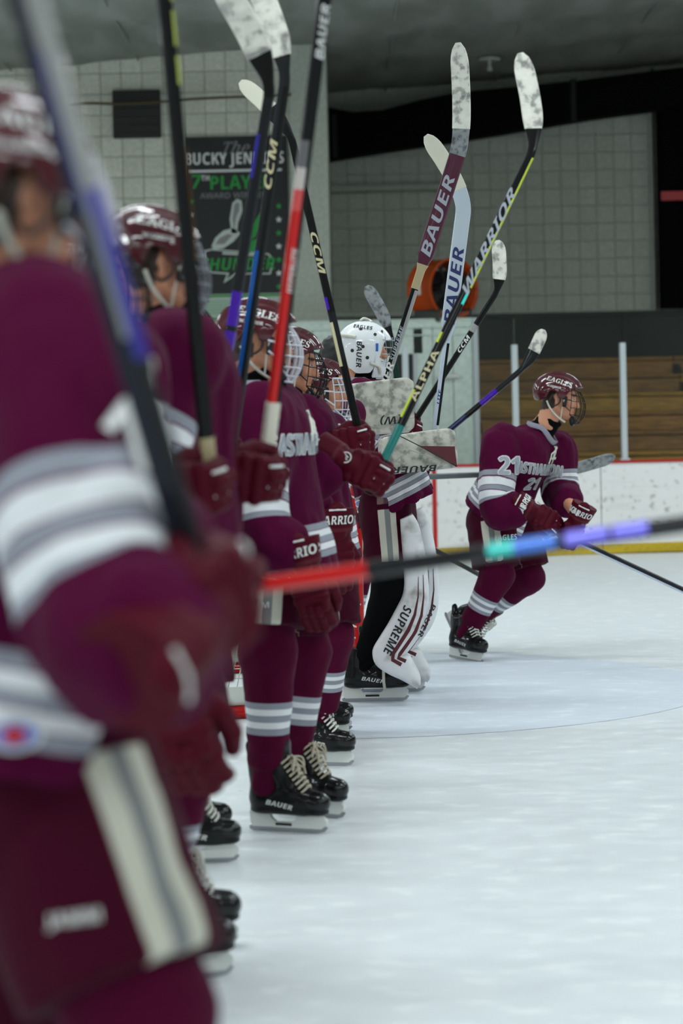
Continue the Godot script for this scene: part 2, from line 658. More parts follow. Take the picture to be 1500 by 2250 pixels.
func make_glove(kind: String, s: float) -> void:
	var g := Sdf.new()
	g.k = 0.005
	for i in 4:
		var x := (-0.036 + 0.024 * i) * s
		var l: float = [0.0, 0.006, 0.008, -0.006][i]      # unequal fingers, the little one on the side away from the thumb
		if s * x < 0: l -= 0.004
		g.bone(Vector3(x * 0.8, 0.01, 0.004), Vector3(x, 0.092, 0.012), 0.024, 0.021)
		if kind == "grip":
			g.bone(Vector3(x, 0.097 + l, 0.012), Vector3(x, 0.138 + l, -0.018), 0.0185, 0.0165)
			g.bone(Vector3(x, 0.138 + l, -0.022), Vector3(x, 0.126 + l, -0.062), 0.0165, 0.0155)
			g.bone(Vector3(x, 0.122 + l, -0.066), Vector3(x, 0.088, -0.064), 0.0155, 0.0135)
		else:
			g.bone(Vector3(x, 0.097, 0.010), Vector3(x * 1.08, 0.142 + l, 0.0), 0.0185, 0.0168)
			g.bone(Vector3(x * 1.08, 0.147 + l, -0.002), Vector3(x * 1.06, 0.178 + l, -0.026), 0.0165, 0.0155)
			g.bone(Vector3(x * 1.06, 0.182 + l, -0.030), Vector3(x * 1.0, 0.186 + l, -0.058), 0.0155, 0.013)
		# padded rolls over the back of the hand, then two on each finger
		for y in [0.028, 0.058, 0.088]:
			g.bone(Vector3(x - 0.006, y, 0.026), Vector3(x + 0.006, y, 0.026), 0.0175, 0.0175)
		g.bone(Vector3(x, 0.113 + l, 0.022 if kind == "grip" else 0.026), Vector3(x, 0.128 + l, 0.008 if kind == "grip" else 0.020), 0.0145, 0.0145)
	if kind == "grip":
		g.bone(Vector3(0.040 * s, 0.035, -0.004), Vector3(0.058 * s, 0.072, -0.026), 0.024, 0.021)
		g.bone(Vector3(0.058 * s, 0.074, -0.030), Vector3(0.052 * s, 0.108, -0.064), 0.021, 0.019)
		g.bone(Vector3(0.052 * s, 0.110, -0.066), Vector3(0.030 * s, 0.124, -0.082), 0.019, 0.016)
	else:
		g.bone(Vector3(0.040 * s, 0.035, -0.004), Vector3(0.064 * s, 0.072, -0.020), 0.024, 0.021)
		g.bone(Vector3(0.064 * s, 0.076, -0.022), Vector3(0.066 * s, 0.112, -0.040), 0.021, 0.0185)
		g.bone(Vector3(0.066 * s, 0.114, -0.041), Vector3(0.056 * s, 0.140, -0.055), 0.018, 0.015)
	g.bone(Vector3(0, 0.025, 0.004), Vector3(0, -0.03, 0.002), 0.047, 0.050)
	g.bone(Vector3(0, -0.02, 0.002), Vector3(0, -0.105, 0), 0.056, 0.070, 3)
	g.bone(Vector3(0, -0.022, 0.045), Vector3(0, -0.098, 0.052), 0.030, 0.032, 0, Vector3(0, 0, 1), 0.7)
	var main: Color = Color(0.285, 0.026, 0.085).srgb_to_linear()
	var palm: Color = Color(0.62, 0.55, 0.42).srgb_to_linear()
	g.color_of = func(p: Vector3, w: int, t: float) -> Color:
		if p.z < -0.012 and p.y > -0.012 and p.y < 0.105 and absf(p.x) < 0.046: return palm
		if w >= g.A.size() - 2 and absf(p.y + 0.03) < 0.006: return Color(0.09, 0.012, 0.02)
		return main
	G["glove_sdf_" + kind + str(s)] = g
	G["glove_" + kind + str(s)] = g.mesh(0.0042)
	var w := []      # pale welts between the rolls, along the cuff and on two fingers
	for y in [0.043, 0.073]:
		w.append([Vector3(-0.04, y, 0.031), Vector3(-0.015, y + 0.002, 0.0345), Vector3(0.015, y + 0.002, 0.0345), Vector3(0.04, y, 0.031)])
	w.append([Vector3(-0.05 * s, 0.03, 0.022), Vector3(-0.056 * s, -0.012, 0.022)])
	w.append([Vector3(-0.03, -0.101, 0.066), Vector3(0.0, -0.102, 0.074), Vector3(0.03, -0.101, 0.066)])
	if kind == "grip":
		for x in [-0.012, 0.036]:
			w.append([Vector3(x * s, 0.112, 0.0345), Vector3(x * s, 0.126, 0.026), Vector3(x * s, 0.142, 0.009)])
	G["welts_" + kind + str(s)] = []
	for q in w: G["welts_" + kind + str(s)].append(tube(q, 0.0036, 5))
	var seal := stool()
	for k in 20:
		var a := TAU * k / 20
		var b := TAU * (k + 1) / 20
		for r in [[0.015, 0.019]]:
			quad(seal, Vector3(cos(a) * r[0], sin(a) * r[0], 0), Vector3(cos(b) * r[0], sin(b) * r[0], 0), Vector3(cos(b) * r[1], sin(b) * r[1], 0), Vector3(cos(a) * r[1], sin(a) * r[1], 0))
	var soup := text_tris("W", 0.016, 0.9, 0.2)
	for i in range(0, soup.size(), 3): tri(seal, soup[i], soup[i + 1], soup[i + 2])
	G.seal = done(seal)
	G["cuff_text_" + kind + str(s)] = project(g, text_tris("WARRIOR", 0.030, 0.85, 0.15), Transform3D(Basis(Vector3(-1, 0, 0), Vector3(0, -1, 0), Vector3(0, 0, 1)), Vector3(0, -0.066, 0)), 0.003, 0.012)
	G["cuff_side_" + kind + str(s)] = project(g, text_tris("WARRIOR", 0.034, 0.8, 0.15), Transform3D(Basis(Vector3(0, 0, 1), Vector3(0, -1, 0), Vector3(1, 0, 0)), Vector3(0, -0.064, 0.0)), 0.003, 0.012)
	G["cuff_sidel_" + kind + str(s)] = project(g, text_tris("WARRIOR", 0.034, 0.8, 0.15), Transform3D(Basis(Vector3(0, 0, -1), Vector3(0, -1, 0), Vector3(-1, 0, 0)), Vector3(0, -0.064, 0.0)), 0.003, 0.012)

# a hand closed round a stick at P: AXIS is the stick, ARM points from the elbow to the hand, BACK the way the back of the hand faces
func grip_frame(p: Vector3, axis: Vector3, arm: Vector3, back: Vector3, size := 1.0) -> Transform3D:
	var x := axis.normalized()
	var y := (arm - x * arm.dot(x)).normalized()
	var z := x.cross(y)
	if z.dot(back) < 0:
		x = -x
		z = -z
	var b := Basis(x, y, z).scaled_local(Vector3.ONE * size)
	return Transform3D(b, p - b * Vector3(0, 0.098, -0.030))

func rest_frame(wrist: Vector3, fwd: Vector3, back: Vector3, size := 1.0) -> Transform3D:
	var y := fwd.normalized()
	var z := (back - y * back.dot(y)).normalized()
	return Transform3D(Basis(y.cross(z), y, z).scaled_local(Vector3.ONE * size), wrist)

func glove(parent: Node3D, xf: Transform3D, kind: String, thumb: Vector3, texts_on := ["cuff_text_"], seal := false) -> Node3D:
	var s := 1.0 if xf.basis.x.dot(thumb) > 0 else -1.0
	var o := group_part("glove", parent, xf)
	part("hand", G["glove_" + kind + str(s)], M.glove, o)
	for q in G["welts_" + kind + str(s)]: part("welt", q, M.print_white, o)
	for t in texts_on: part("cuff_lettering", G[t + kind + str(s)], M.print_white, o)
	if seal:
		part("thumb_badge", G.seal, M.print_white, o, Transform3D(Basis(Vector3(-1, 0, 0), Vector3(0, -1, 0), Vector3(0, 0, 1)), Vector3(0.012 * s, 0.004, 0.0535)))
	return o

# ---- helmet shell
const HR := Vector3(0.142, 0.118, 0.110)
const HC := Vector3(-0.005, 0.032, 0)
func helmet_edge(deg: float) -> float:
	var t := [0.0, 0.052, 35.0, 0.046, 58.0, 0.015, 72.0, -0.030, 86.0, -0.028, 96.0, 0.008, 112.0, 0.008, 126.0, -0.040, 150.0, -0.062, 180.0, -0.060]
	for i in range(0, t.size() - 2, 2):
		if deg <= t[i + 2]:
			return lerpf(t[i + 1], t[i + 3], smoothstep(t[i], t[i + 2], deg))
	return t[-1]

func helmet_point(phi: float, el: float, grow: float) -> Vector3:
	var d := Vector3(cos(el) * cos(phi), sin(el), cos(el) * sin(phi))
	var r := 1.0 / sqrt((d.x / HR.x) ** 2 + (d.y / HR.y) ** 2 + (d.z / HR.z) ** 2)
	var p := d * r
	var z := absf(p.z)
	var relief := 0.005 * (1.0 - smoothstep(0.022, 0.044, z)) * smoothstep(-0.03, 0.05, p.y)              # raised middle
	relief -= 0.0035 * exp(-pow((z - 0.056) / 0.010, 2.0)) * smoothstep(0.0, 0.04, p.y)  # long groove
	relief += 0.004 * smoothstep(0.062, 0.044, p.y + 0.25 * p.x) * smoothstep(-0.10, 0.0, p.x + 0.06)      # lower band
	if p.x > 0.07: relief += 0.006 * smoothstep(0.045, 0.028, p.y) * (p.x - 0.07) / 0.07                     # brim
	return HC + d * (r + relief + grow)

func make_helmet() -> void:
	var st := stool()
	var n := 112
	var m := 34
	var outer := []
	var inner := []
	for i in m + 1:
		var a := PackedVector3Array()
		var b := PackedVector3Array()
		for j in n:
			var phi := TAU * j / n
			var deg := absf(rad_to_deg(wrapf(phi, -PI, PI)))
			var low := asin(clampf(helmet_edge(deg) / (HR.y * 1.02), -0.9, 0.9))
			low = atan2(helmet_edge(deg) - 0.0, lerpf(HR.x, HR.z, absf(sin(phi))))
			var el := lerpf(PI / 2 - 0.001, low, float(i) / m)
			a.append(helmet_point(phi, el, 0.0))
			b.append(helmet_point(phi, el, -0.012))
		outer.append(a)
		inner.append(b)
	skin(st, outer, false)
	inner.reverse()
	skin(st, inner, false)
	inner.reverse()
	skin(st, [outer[m], inner[m]], false)
	G.helmet = done(st)
	G.helmet_vents = []
	for sgn in [1.0, -1.0]:
		for v in [[0.45, 0.95, 0.05], [0.75, 1.25, 0.42], [2.55, 0.7, 0.30], [2.2, 0.98, 0.2]]:
			var pts := []
			for k in 5:
				pts.append(helmet_point((v[0] + 0.07 * k) * sgn, v[1] - v[2] * 0.1 * k, -0.0012))
			var vents := stool()
			add_tube(vents, pts, 0.0042, 6, 0.0015)
			G.helmet_vents.append(done(vents))
	# badge text bent over the shell's right and left sides
	G.badge = {}
	var on_shell := func(s: String, h: float, cx: float, cy: float, tilt: float, side: float) -> ArrayMesh:
		var t := stool()
		var soup := text_tris(s, h, 1.0, 0.1, true, true)
		for i in range(0, soup.size(), 3):
			var q: Array[Vector3] = []
			for k in 3:
				var x := cx + (soup[i + k].x * cos(tilt) - soup[i + k].y * sin(tilt)) * side * side
				var y := cy + soup[i + k].x * sin(tilt) + soup[i + k].y * cos(tilt)
				if side < 0: x = 2 * cx - x
				var xx := x - HC.x
				var yy := y - HC.y
				var z := HR.z * sqrt(maxf(0.01, 1.0 - (xx / HR.x) ** 2 - (yy / HR.y) ** 2))
				var d := Vector3(xx, yy, z * side).normalized()
				q.append(helmet_point(atan2(d.z, d.x), asin(d.y), 0.0022))
			tri(t, q[0], q[1], q[2], true)
		return done(t)
	for side in [1.0, -1.0]:
		G.badge[side] = [on_shell.call("EAGLES", 0.026, -0.005, 0.095, -0.16, side), on_shell.call("WARRIOR", 0.011, -0.03, 0.062, -0.08, side)]
	# ear guards and chin straps
	G.straps = []
	G.ear_guard = []
	for sgn in [1.0, -1.0]:
		var strap := stool()
		var guard := stool()
		add_tube(strap, curve([Vector3(-0.06, -0.02, 0.098 * sgn), Vector3(-0.035, -0.06, 0.090 * sgn), Vector3(0.01, -0.10, 0.078 * sgn), Vector3(0.055, -0.125, 0.05 * sgn)], 5), 0.0055, 6)
		add_tube(strap, curve([Vector3(0.035, 0.0, 0.1 * sgn), Vector3(0.03, -0.05, 0.088 * sgn), Vector3(0.03, -0.105, 0.07 * sgn)], 5), 0.0035, 5)
		add_tube(guard, curve([Vector3(-0.03, 0.02, 0.108 * sgn), Vector3(-0.045, -0.02, 0.108 * sgn), Vector3(-0.02, -0.045, 0.106 * sgn), Vector3(0.012, -0.02, 0.106 * sgn), Vector3(0.01, 0.02, 0.108 * sgn)], 5), 0.0045, 5)
		add_box(guard, Vector3(0.028, -0.042, 0.094 * sgn - 0.006), Vector3(0.052, 0.02, 0.094 * sgn + 0.006), 0.004)
		G.straps.append(done(strap))
		G.ear_guard.append(done(guard))

func cage_point(al: float, y: float) -> Vector3:
	var b := 1.0 - pow((y + 0.045) / 0.10, 2.0) * 0.45
	return Vector3(0.062 + 0.098 * cos(al) * b, y, 0.104 * sin(al) * (1.0 - 0.28 * pow(maxf(0.0, -y) / 0.13, 2.0)))

func make_cages() -> void:
	for r in [0.0021, 0.0030]:
		var st := stool()
		for y in [0.058, 0.030, -0.002, -0.040, -0.078, -0.108, -0.128]:
			var w := 1.42 if y > -0.09 else 0.95
			var pts := []
			for k in 17: pts.append(cage_point(lerpf(-w, w, k / 16.0), y))
			add_tube(st, pts, r * (1.5 if y > 0.05 or y < -0.12 else 1.0), 5)
		for al in [-1.42, -1.05, -0.74, -0.48, -0.24, 0.0, 0.24, 0.48, 0.74, 1.05, 1.42]:
			var pts := []
			var low: float = -0.078 if absf(al) > 1.3 else (-0.108 if absf(al) > 1.0 else -0.128)
			for k in 9: pts.append(cage_point(al, lerpf(0.058, low, k / 8.0)))
			add_tube(st, pts, r, 5)
		for sgn in [1.0, -1.0]:
			add_tube(st, [cage_point(1.42 * sgn, -0.078), cage_point(0.95 * sgn, -0.108), cage_point(0.8 * sgn, -0.128)], r * 1.5, 5)
			add_tube(st, [cage_point(1.42 * sgn, 0.0), Vector3(0.03, 0.005, 0.112 * sgn)], r * 1.4, 5)
			add_tube(st, [cage_point(1.42 * sgn, -0.06), Vector3(0.035, -0.03, 0.108 * sgn)], r * 1.4, 5)
		G["cage" + str(r)] = done(st)
	var c := Sdf.new()
	c.bone(Vector3(0.098, -0.112, -0.025), Vector3(0.098, -0.112, 0.025), 0.030, 0.030, 0, Vector3(1, 0, 0), 0.7)
	G.chin_cup = c.mesh(0.006)

func make_head() -> void:
	var s := Sdf.new()
	s.k = 0.022
	s.bone(Vector3(-0.022, 0.035, 0), Vector3(0.012, 0.035, 0), 0.086, 0.084, 0, Vector3(0, 0, 1), 0.88)
	s.bone(Vector3(0.035, -0.010, 0), Vector3(0.045, -0.065, 0), 0.062, 0.045, 0, Vector3(0, 0, 1), 0.95)
	s.bone(Vector3(0.0, -0.05, -0.045), Vector3(0.065, -0.088, -0.012), 0.024, 0.020)
	s.bone(Vector3(0.0, -0.05, 0.045), Vector3(0.065, -0.088, 0.012), 0.024, 0.020)
	s.bone(Vector3(0.078, -0.090, -0.008), Vector3(0.078, -0.090, 0.008), 0.021, 0.021)        # chin
	s.bone(Vector3(0.086, 0.026, -0.032), Vector3(0.086, 0.026, 0.032), 0.014, 0.014)           # brow
	s.k = 0.012
	s.bone(Vector3(0.094, 0.012, 0), Vector3(0.113, -0.028, 0), 0.010, 0.0125)                  # nose
	s.bone(Vector3(0.103, -0.031, -0.010), Vector3(0.103, -0.031, 0.010), 0.009, 0.009)
	s.bone(Vector3(0.091, -0.053, -0.017), Vector3(0.091, -0.053, 0.017), 0.0075, 0.0075)       # lips
	s.bone(Vector3(0.089, -0.064, -0.015), Vector3(0.089, -0.064, 0.015), 0.008, 0.008)
	for g in [-1.0, 1.0]:
		s.bone(Vector3(0.060, -0.020, 0.038 * g), Vector3(0.066, -0.022, 0.030 * g), 0.026, 0.024)   # cheek
		s.bone(Vector3(-0.012, 0.012, 0.079 * g), Vector3(-0.004, -0.024, 0.077 * g), 0.017, 0.012, 0, Vector3(0, 0, 1), 0.5)  # ear
	s.bone(Vector3(-0.025, -0.03, 0), Vector3(-0.045, -0.15, 0), 0.058, 0.060)
	var skin_c := Color(0.80, 0.56, 0.44).srgb_to_linear()
	var lip := Color(0.66, 0.36, 0.32).srgb_to_linear()
	var hair := Color(0.20, 0.13, 0.08).srgb_to_linear()
	s.color_of = func(p: Vector3, _w: int, _t: float) -> Color:
		if p.x > 0.082 and absf(p.y + 0.0585) < 0.011 and absf(p.z) < 0.024: return lip
		for g in [-1.0, 1.0]:
			var e := Vector2((p.z - 0.031 * g) / 0.014, (p.y - 0.006) / 0.0065).length()
			if p.x > 0.06 and e < 1.0: return Color(0.03, 0.02, 0.015) if e < 0.55 else Color(0.55, 0.52, 0.5)
		if p.x > 0.06 and absf(p.y - 0.030) < 0.006 and absf(absf(p.z) - 0.033) < 0.022: return hair
		if p.x < -0.015 and p.y > -0.055 + 0.3 * (p.x + 0.015) and absf(p.z) < 0.083: return hair
		if p.y > 0.055: return hair
		return skin_c
	G.head_sdf = s
	G.head = s.arrays(0.0055)

# ---------------------------------------------------------------- people
func ik(a: Vector3, b: Vector3, l1: float, l2: float, hint: Vector3) -> Vector3:
	var d := minf(a.distance_to(b), (l1 + l2) * 0.999)
	var dirn := (b - a).normalized()
	var x := (l1 * l1 - l2 * l2 + d * d) / (2 * d)
	var y := sqrt(maxf(0.0, l1 * l1 - x * x))
	return a + dirn * x + (hint - dirn * hint.dot(dirn)).normalized() * y

# joints of a skater standing at BASE, HGT tall in skates and helmet, turned YAW degrees from +x away from the camera
func pose(base: Vector3, hgt: float, yaw: float, lean := 0.0) -> Dictionary:
	var s := hgt / 1.80
	var a := deg_to_rad(yaw)
	var f := Vector3(cos(a), 0, -sin(a))
	var r := Vector3(sin(a), 0, cos(a))
	var L := func(x: float, y: float, z: float) -> Vector3:
		return base + (f * x + UP * y + r * z) * s
	var J := {"s": s, "f": f, "r": r, "hf": f, "hu": UP, "base": base}
	for k in [["R", 1.0], ["L", -1.0]]:
		var n: String = k[0]
		var g: float = k[1]
		J["an" + n] = L.call(-0.03, 0.17, 0.12 * g)
		J["kn" + n] = L.call(0.03, 0.54, 0.13 * g)
		J["hi" + n] = L.call(-0.02, 0.93, 0.10 * g)
		J["sh" + n] = L.call(lean, 1.43, 0.20 * g)
		J["foot" + n] = L.call(-0.03, 0.0, 0.12 * g)
		J["toe" + n] = f
		J["tup" + n] = UP
	J.pel = L.call(-0.02, 0.95, 0)
	J.chest = L.call(lean * 0.8, 1.28, 0)
	J.neck = L.call(lean, 1.47, 0)
	J.head = L.call(lean + 0.045, 1.655, 0)
	return J

# hands: {"R": frame, "L": frame}; the elbow bends towards its hint
func person(label: String, J: Dictionary, hands: Dictionary, o := {}) -> Node3D:
	var s: float = J.s
	var cell: float = o.get("cell", 0.013)
	var root := thing("person", label, "person", J.base, o.get("group", ""))
	var f: Vector3 = J.f
	var r: Vector3 = J.r
	var spine: Vector3 = (J.neck - J.pel).normalized()
	var hem: Vector3 = o.get("hem", J.pel - spine * 0.07 * s)
	var W := Transform3D()
	# --- wrists and elbows
	for n in ["R", "L"]:
		if hands.has(n): J["wr" + n] = (hands[n] as Transform3D) * Vector3(0, -0.03, 0)
		elif not J.has("wr" + n): J["wr" + n] = J["sh" + n] + Vector3(0, -0.5, 0) * s + f * 0.1
		if not J.has("el" + n):
			J["el" + n] = ik(J["sh" + n], J["wr" + n], 0.29 * s, 0.27 * s, o.get("elbow" + n, Vector3(0, -1, 0) - f * 0.6 + r * (0.4 if n == "R" else -0.4)))
	# --- body: one skin from crown to ankle
	var b := Sdf.new()
	b.k = 0.04
	b.bone(J.neck, J.chest, 0.06 * s, 0.11 * s)
	b.bone(J.chest, J.pel, 0.12 * s, 0.12 * s, 0, f, 0.75)
	b.bone(J.shR, J.shL, 0.05, 0.05)
	for n in ["R", "L"]:
		b.bone(J["sh" + n], J["el" + n], 0.05 * s, 0.04 * s)
		b.bone(J["el" + n], J["wr" + n], 0.042 * s, 0.030 * s)
		b.bone(J["hi" + n], J["kn" + n], 0.08 * s, 0.055 * s)
		b.bone(J["kn" + n], J["an" + n], 0.055 * s, 0.035 * s)
	b.bone(J.head - J.hu * 0.08 - J.hf * 0.03, J.neck, 0.055, 0.058)
	var skin_c := Color(0.80, 0.56, 0.44).srgb_to_linear()
	for i in b.COL.size(): b.COL[i] = skin_c
	var bm := ArrayMesh.new()
	bm.add_surface_from_arrays(Mesh.PRIMITIVE_TRIANGLES, b.arrays(o.get("body_cell", 0.022)))
	var hx := Transform3D(Basis(J.hf, J.hu, (J.hf as Vector3).cross(J.hu)), J.head)
	var ha: Array = G.head.duplicate()
	ha[Mesh.ARRAY_VERTEX] = hx * (G.head[Mesh.ARRAY_VERTEX] as PackedVector3Array)
	ha[Mesh.ARRAY_NORMAL] = Transform3D(hx.basis, Vector3.ZERO) * (G.head[Mesh.ARRAY_NORMAL] as PackedVector3Array)
	bm.add_surface_from_arrays(Mesh.PRIMITIVE_TRIANGLES, ha)
	part("body", bm, M.skin, root, W, true)
	# --- jersey
	var j := Sdf.new()
	j.k = 0.05
	j.amp = o.get("fold", 0.013)
	j.fold = folds
	j.stretch = Vector3(1, 0.45, 1)
	j.bone(J.chest, hem, 0.205 * s, 0.262 * s, 1, f, 0.74, 0.5, 1.0)
	j.bone(J.chest + spine * 0.06 * s + r * 0.07 * s, J.chest + spine * 0.06 * s - r * 0.07 * s, 0.155 * s, 0.155 * s, 0, f, 0.92)
	j.bone(J.shR - UP * 0.015, J.shL - UP * 0.015, 0.098 * s, 0.098 * s)
	j.bone(J.neck - spine * 0.05, J.neck + spine * 0.012, 0.105 * s, 0.072 * s, 1)
	for n in ["R", "L"]:
		var cuff: Vector3 = (J["el" + n] as Vector3).lerp(J["wr" + n], o.get("sleeve" + n, 0.82))
		var arm := curve([J["sh" + n], J["el" + n], cuff], 5)
		var long := 0.0
		for q in arm.size() - 1: long += arm[q].distance_to(arm[q + 1])
		var gone := 0.0
		for q in arm.size() - 1:
			var step: float = arm[q].distance_to(arm[q + 1]) / long
			j.bone(arm[q], arm[q + 1], lerpf(0.104, 0.078, gone) * s, lerpf(0.104, 0.078, gone + step) * s, 1 if q == arm.size() - 2 else 0, Vector3.ZERO, 1.0, 0.5 - 0.05 * q, 0.45 - 0.05 * q)
			gone += step
	part("jersey", j.mesh(cell), M.jersey, root, W, true)
	root.set_meta("jersey_sdf", 0)
	J.jersey = j
	# --- collar, laces at the neck, neck guard
	if o.get("collar", true):
		var nc: Vector3 = J.neck + spine * 0.008
		var st := stool()
		var pts := []
		for k in 25:
			var a := lerpf(0.35, TAU - 0.35, k / 24.0)
			pts.append(nc + (f * cos(a) * 0.082 + r * sin(a) * 0.088) * s + UP * (0.012 - 0.075 * smoothstep(0.1, 1.0, cos(a))) * s)
		var rings := []
		for k in 25:
			var t: Vector3 = (pts[mini(k + 1, 24)] - pts[maxi(k - 1, 0)]).normalized()
			var outw: Vector3 = (pts[k] - nc).normalized()
			rings.append(rounded(pts[k], t.cross(outw).normalized(), outw, 0.030 * s, 0.012 * s, 0.005))
		skin(st, rings)
		part("collar", done(st), M.grey_trim, root, W, true)
		var tie: Vector3 = nc + f * 0.088 * s - UP * 0.07 * s
		var c1 := stool()
		var hug := func(p: Vector3) -> Vector3:
			var q := p + f * 0.12
			for k in 20: q -= f * clampf(j.full(q) - 0.006, -0.02, 0.02)
			return q
		for e in [[0.02, -0.01, -0.015, -0.05], [-0.02, -0.01, 0.015, -0.05], [0.015, -0.05, -0.008, -0.09], [-0.015, -0.05, 0.008, -0.09], [0.0, -0.02, 0.075, -0.115], [0.0, -0.03, -0.03, -0.13]]:
			var w := []
			for k in 6: w.append(hug.call(tie + (r * lerpf(e[0], e[2], k / 5.0) + UP * lerpf(e[1], e[3], k / 5.0)) * s))
			add_tube(c1, w, 0.0042, 5)
		part("neck_lace", done(c1), M.lace, root, W, true)
	var ng := Sdf.new()
	ng.amp = 0.004
	ng.fold = folds
	ng.stretch = Vector3(1, 3, 1)
	ng.bone(J.neck - spine * 0.03, J.head - J.hu * 0.105 - J.hf * 0.018, 0.079, 0.066, 1)
	part("neck_guard", ng.mesh(0.010), M.black_cloth, root, W, true)
	# --- pants and socks
	var p := Sdf.new()
	p.k = 0.045
	p.amp = 0.006
	p.fold = folds
	p.bone(J.pel + spine * 0.02, J.pel - UP * 0.08 * s, 0.165 * s, 0.165 * s, 0, f, 0.85, 0.05, 0.05)
	for n in ["R", "L"]:
		var g := 1.0 if n == "R" else -1.0
		var end: Vector3 = (J["hi" + n] as Vector3).lerp(J["kn" + n], o.get("pants", 0.86))
		var turn: float = o.get("stripe", 0.0)
		p.bone(J["hi" + n], end, 0.142 * s * o.get("thigh", 1.0), 0.138 * s * o.get("thigh", 1.0), 1, Vector3.ZERO, 1.0, 0.0, 1.0, r * g * cos(turn) + f * sin(turn), f * cos(turn) - r * g * sin(turn))
	part("pants", p.mesh(cell), o.get("pants_mat", M.pants), root, W, true)
	J.pants = p
	for n in ["R", "L"]:
		var so := Sdf.new()
		so.k = 0.03
		so.amp = 0.005
		so.fold = folds
		var kn: Vector3 = J["kn" + n]
		var an: Vector3 = J["an" + n]
		var shin := (an - kn).normalized()
		an -= shin * 0.062 * s
		so.bone(kn + ((J["hi" + n] as Vector3) - kn).normalized() * 0.10 * s, kn, 0.092 * s, 0.094 * s, 0, Vector3.ZERO, 1.0, 0.0, 0.12)
		so.bone(kn, an + shin * 0.0, 0.090 * s, 0.060 * s, 1, Vector3.ZERO, 1.0, 0.12, 1.0)
		so.bone(kn + f * 0.018 * s, an + f * 0.004, 0.078 * s, 0.056 * s, 1, Vector3.ZERO, 1.0, 0.12, 1.0)
		so.bone(an - shin * 0.02, an + shin * 0.075 * s - f * 0.006, 0.054 * s, 0.047 * s, 0, Vector3.ZERO, 1.0, 1.0, 1.0)
		part("sock", so.mesh(cell * 0.85), o.get("sock_mat", M.sock), root, W, true)
		if o.get("skates", true):
			skate(root, J["foot" + n], J["toe" + n], J["tup" + n], s * o.get("skate_size", 1.0), o.get("lace", null))
	# --- helmet and cage
	if o.get("helmet", "player") == "player":
		var h := group_part("helmet", root, hx)
		part("shell", G.helmet, M.helmet, h)
		for q in G.helmet_vents: part("vent", q, M.rubber, h)
		for q in G.straps: part("chin_strap", q, M.strap, h)
		for q in G.ear_guard: part("ear_guard", q, M.rubber, h)
		for sd in [1.0, -1.0]:
			for t in G.badge[sd]: part("lettering", t, M.print_white, h)
		part("cage", G["cage" + str(o.get("wire", 0.0021))], o.get("cage", M.cage_dark), h)
		part("chin_cup", G.chin_cup, o.get("cup", M.cup), h)
	# --- gloves
	for n in ["R", "L"]:
		if not hands.has(n): continue
		var tt: Array = o.get("cuff" + n, ["cuff_text_"])
		glove(root, hands[n], o.get("hand" + n, "grip"), o.get("thumb" + n, UP), tt, o.get("seal" + n, false))
	return root

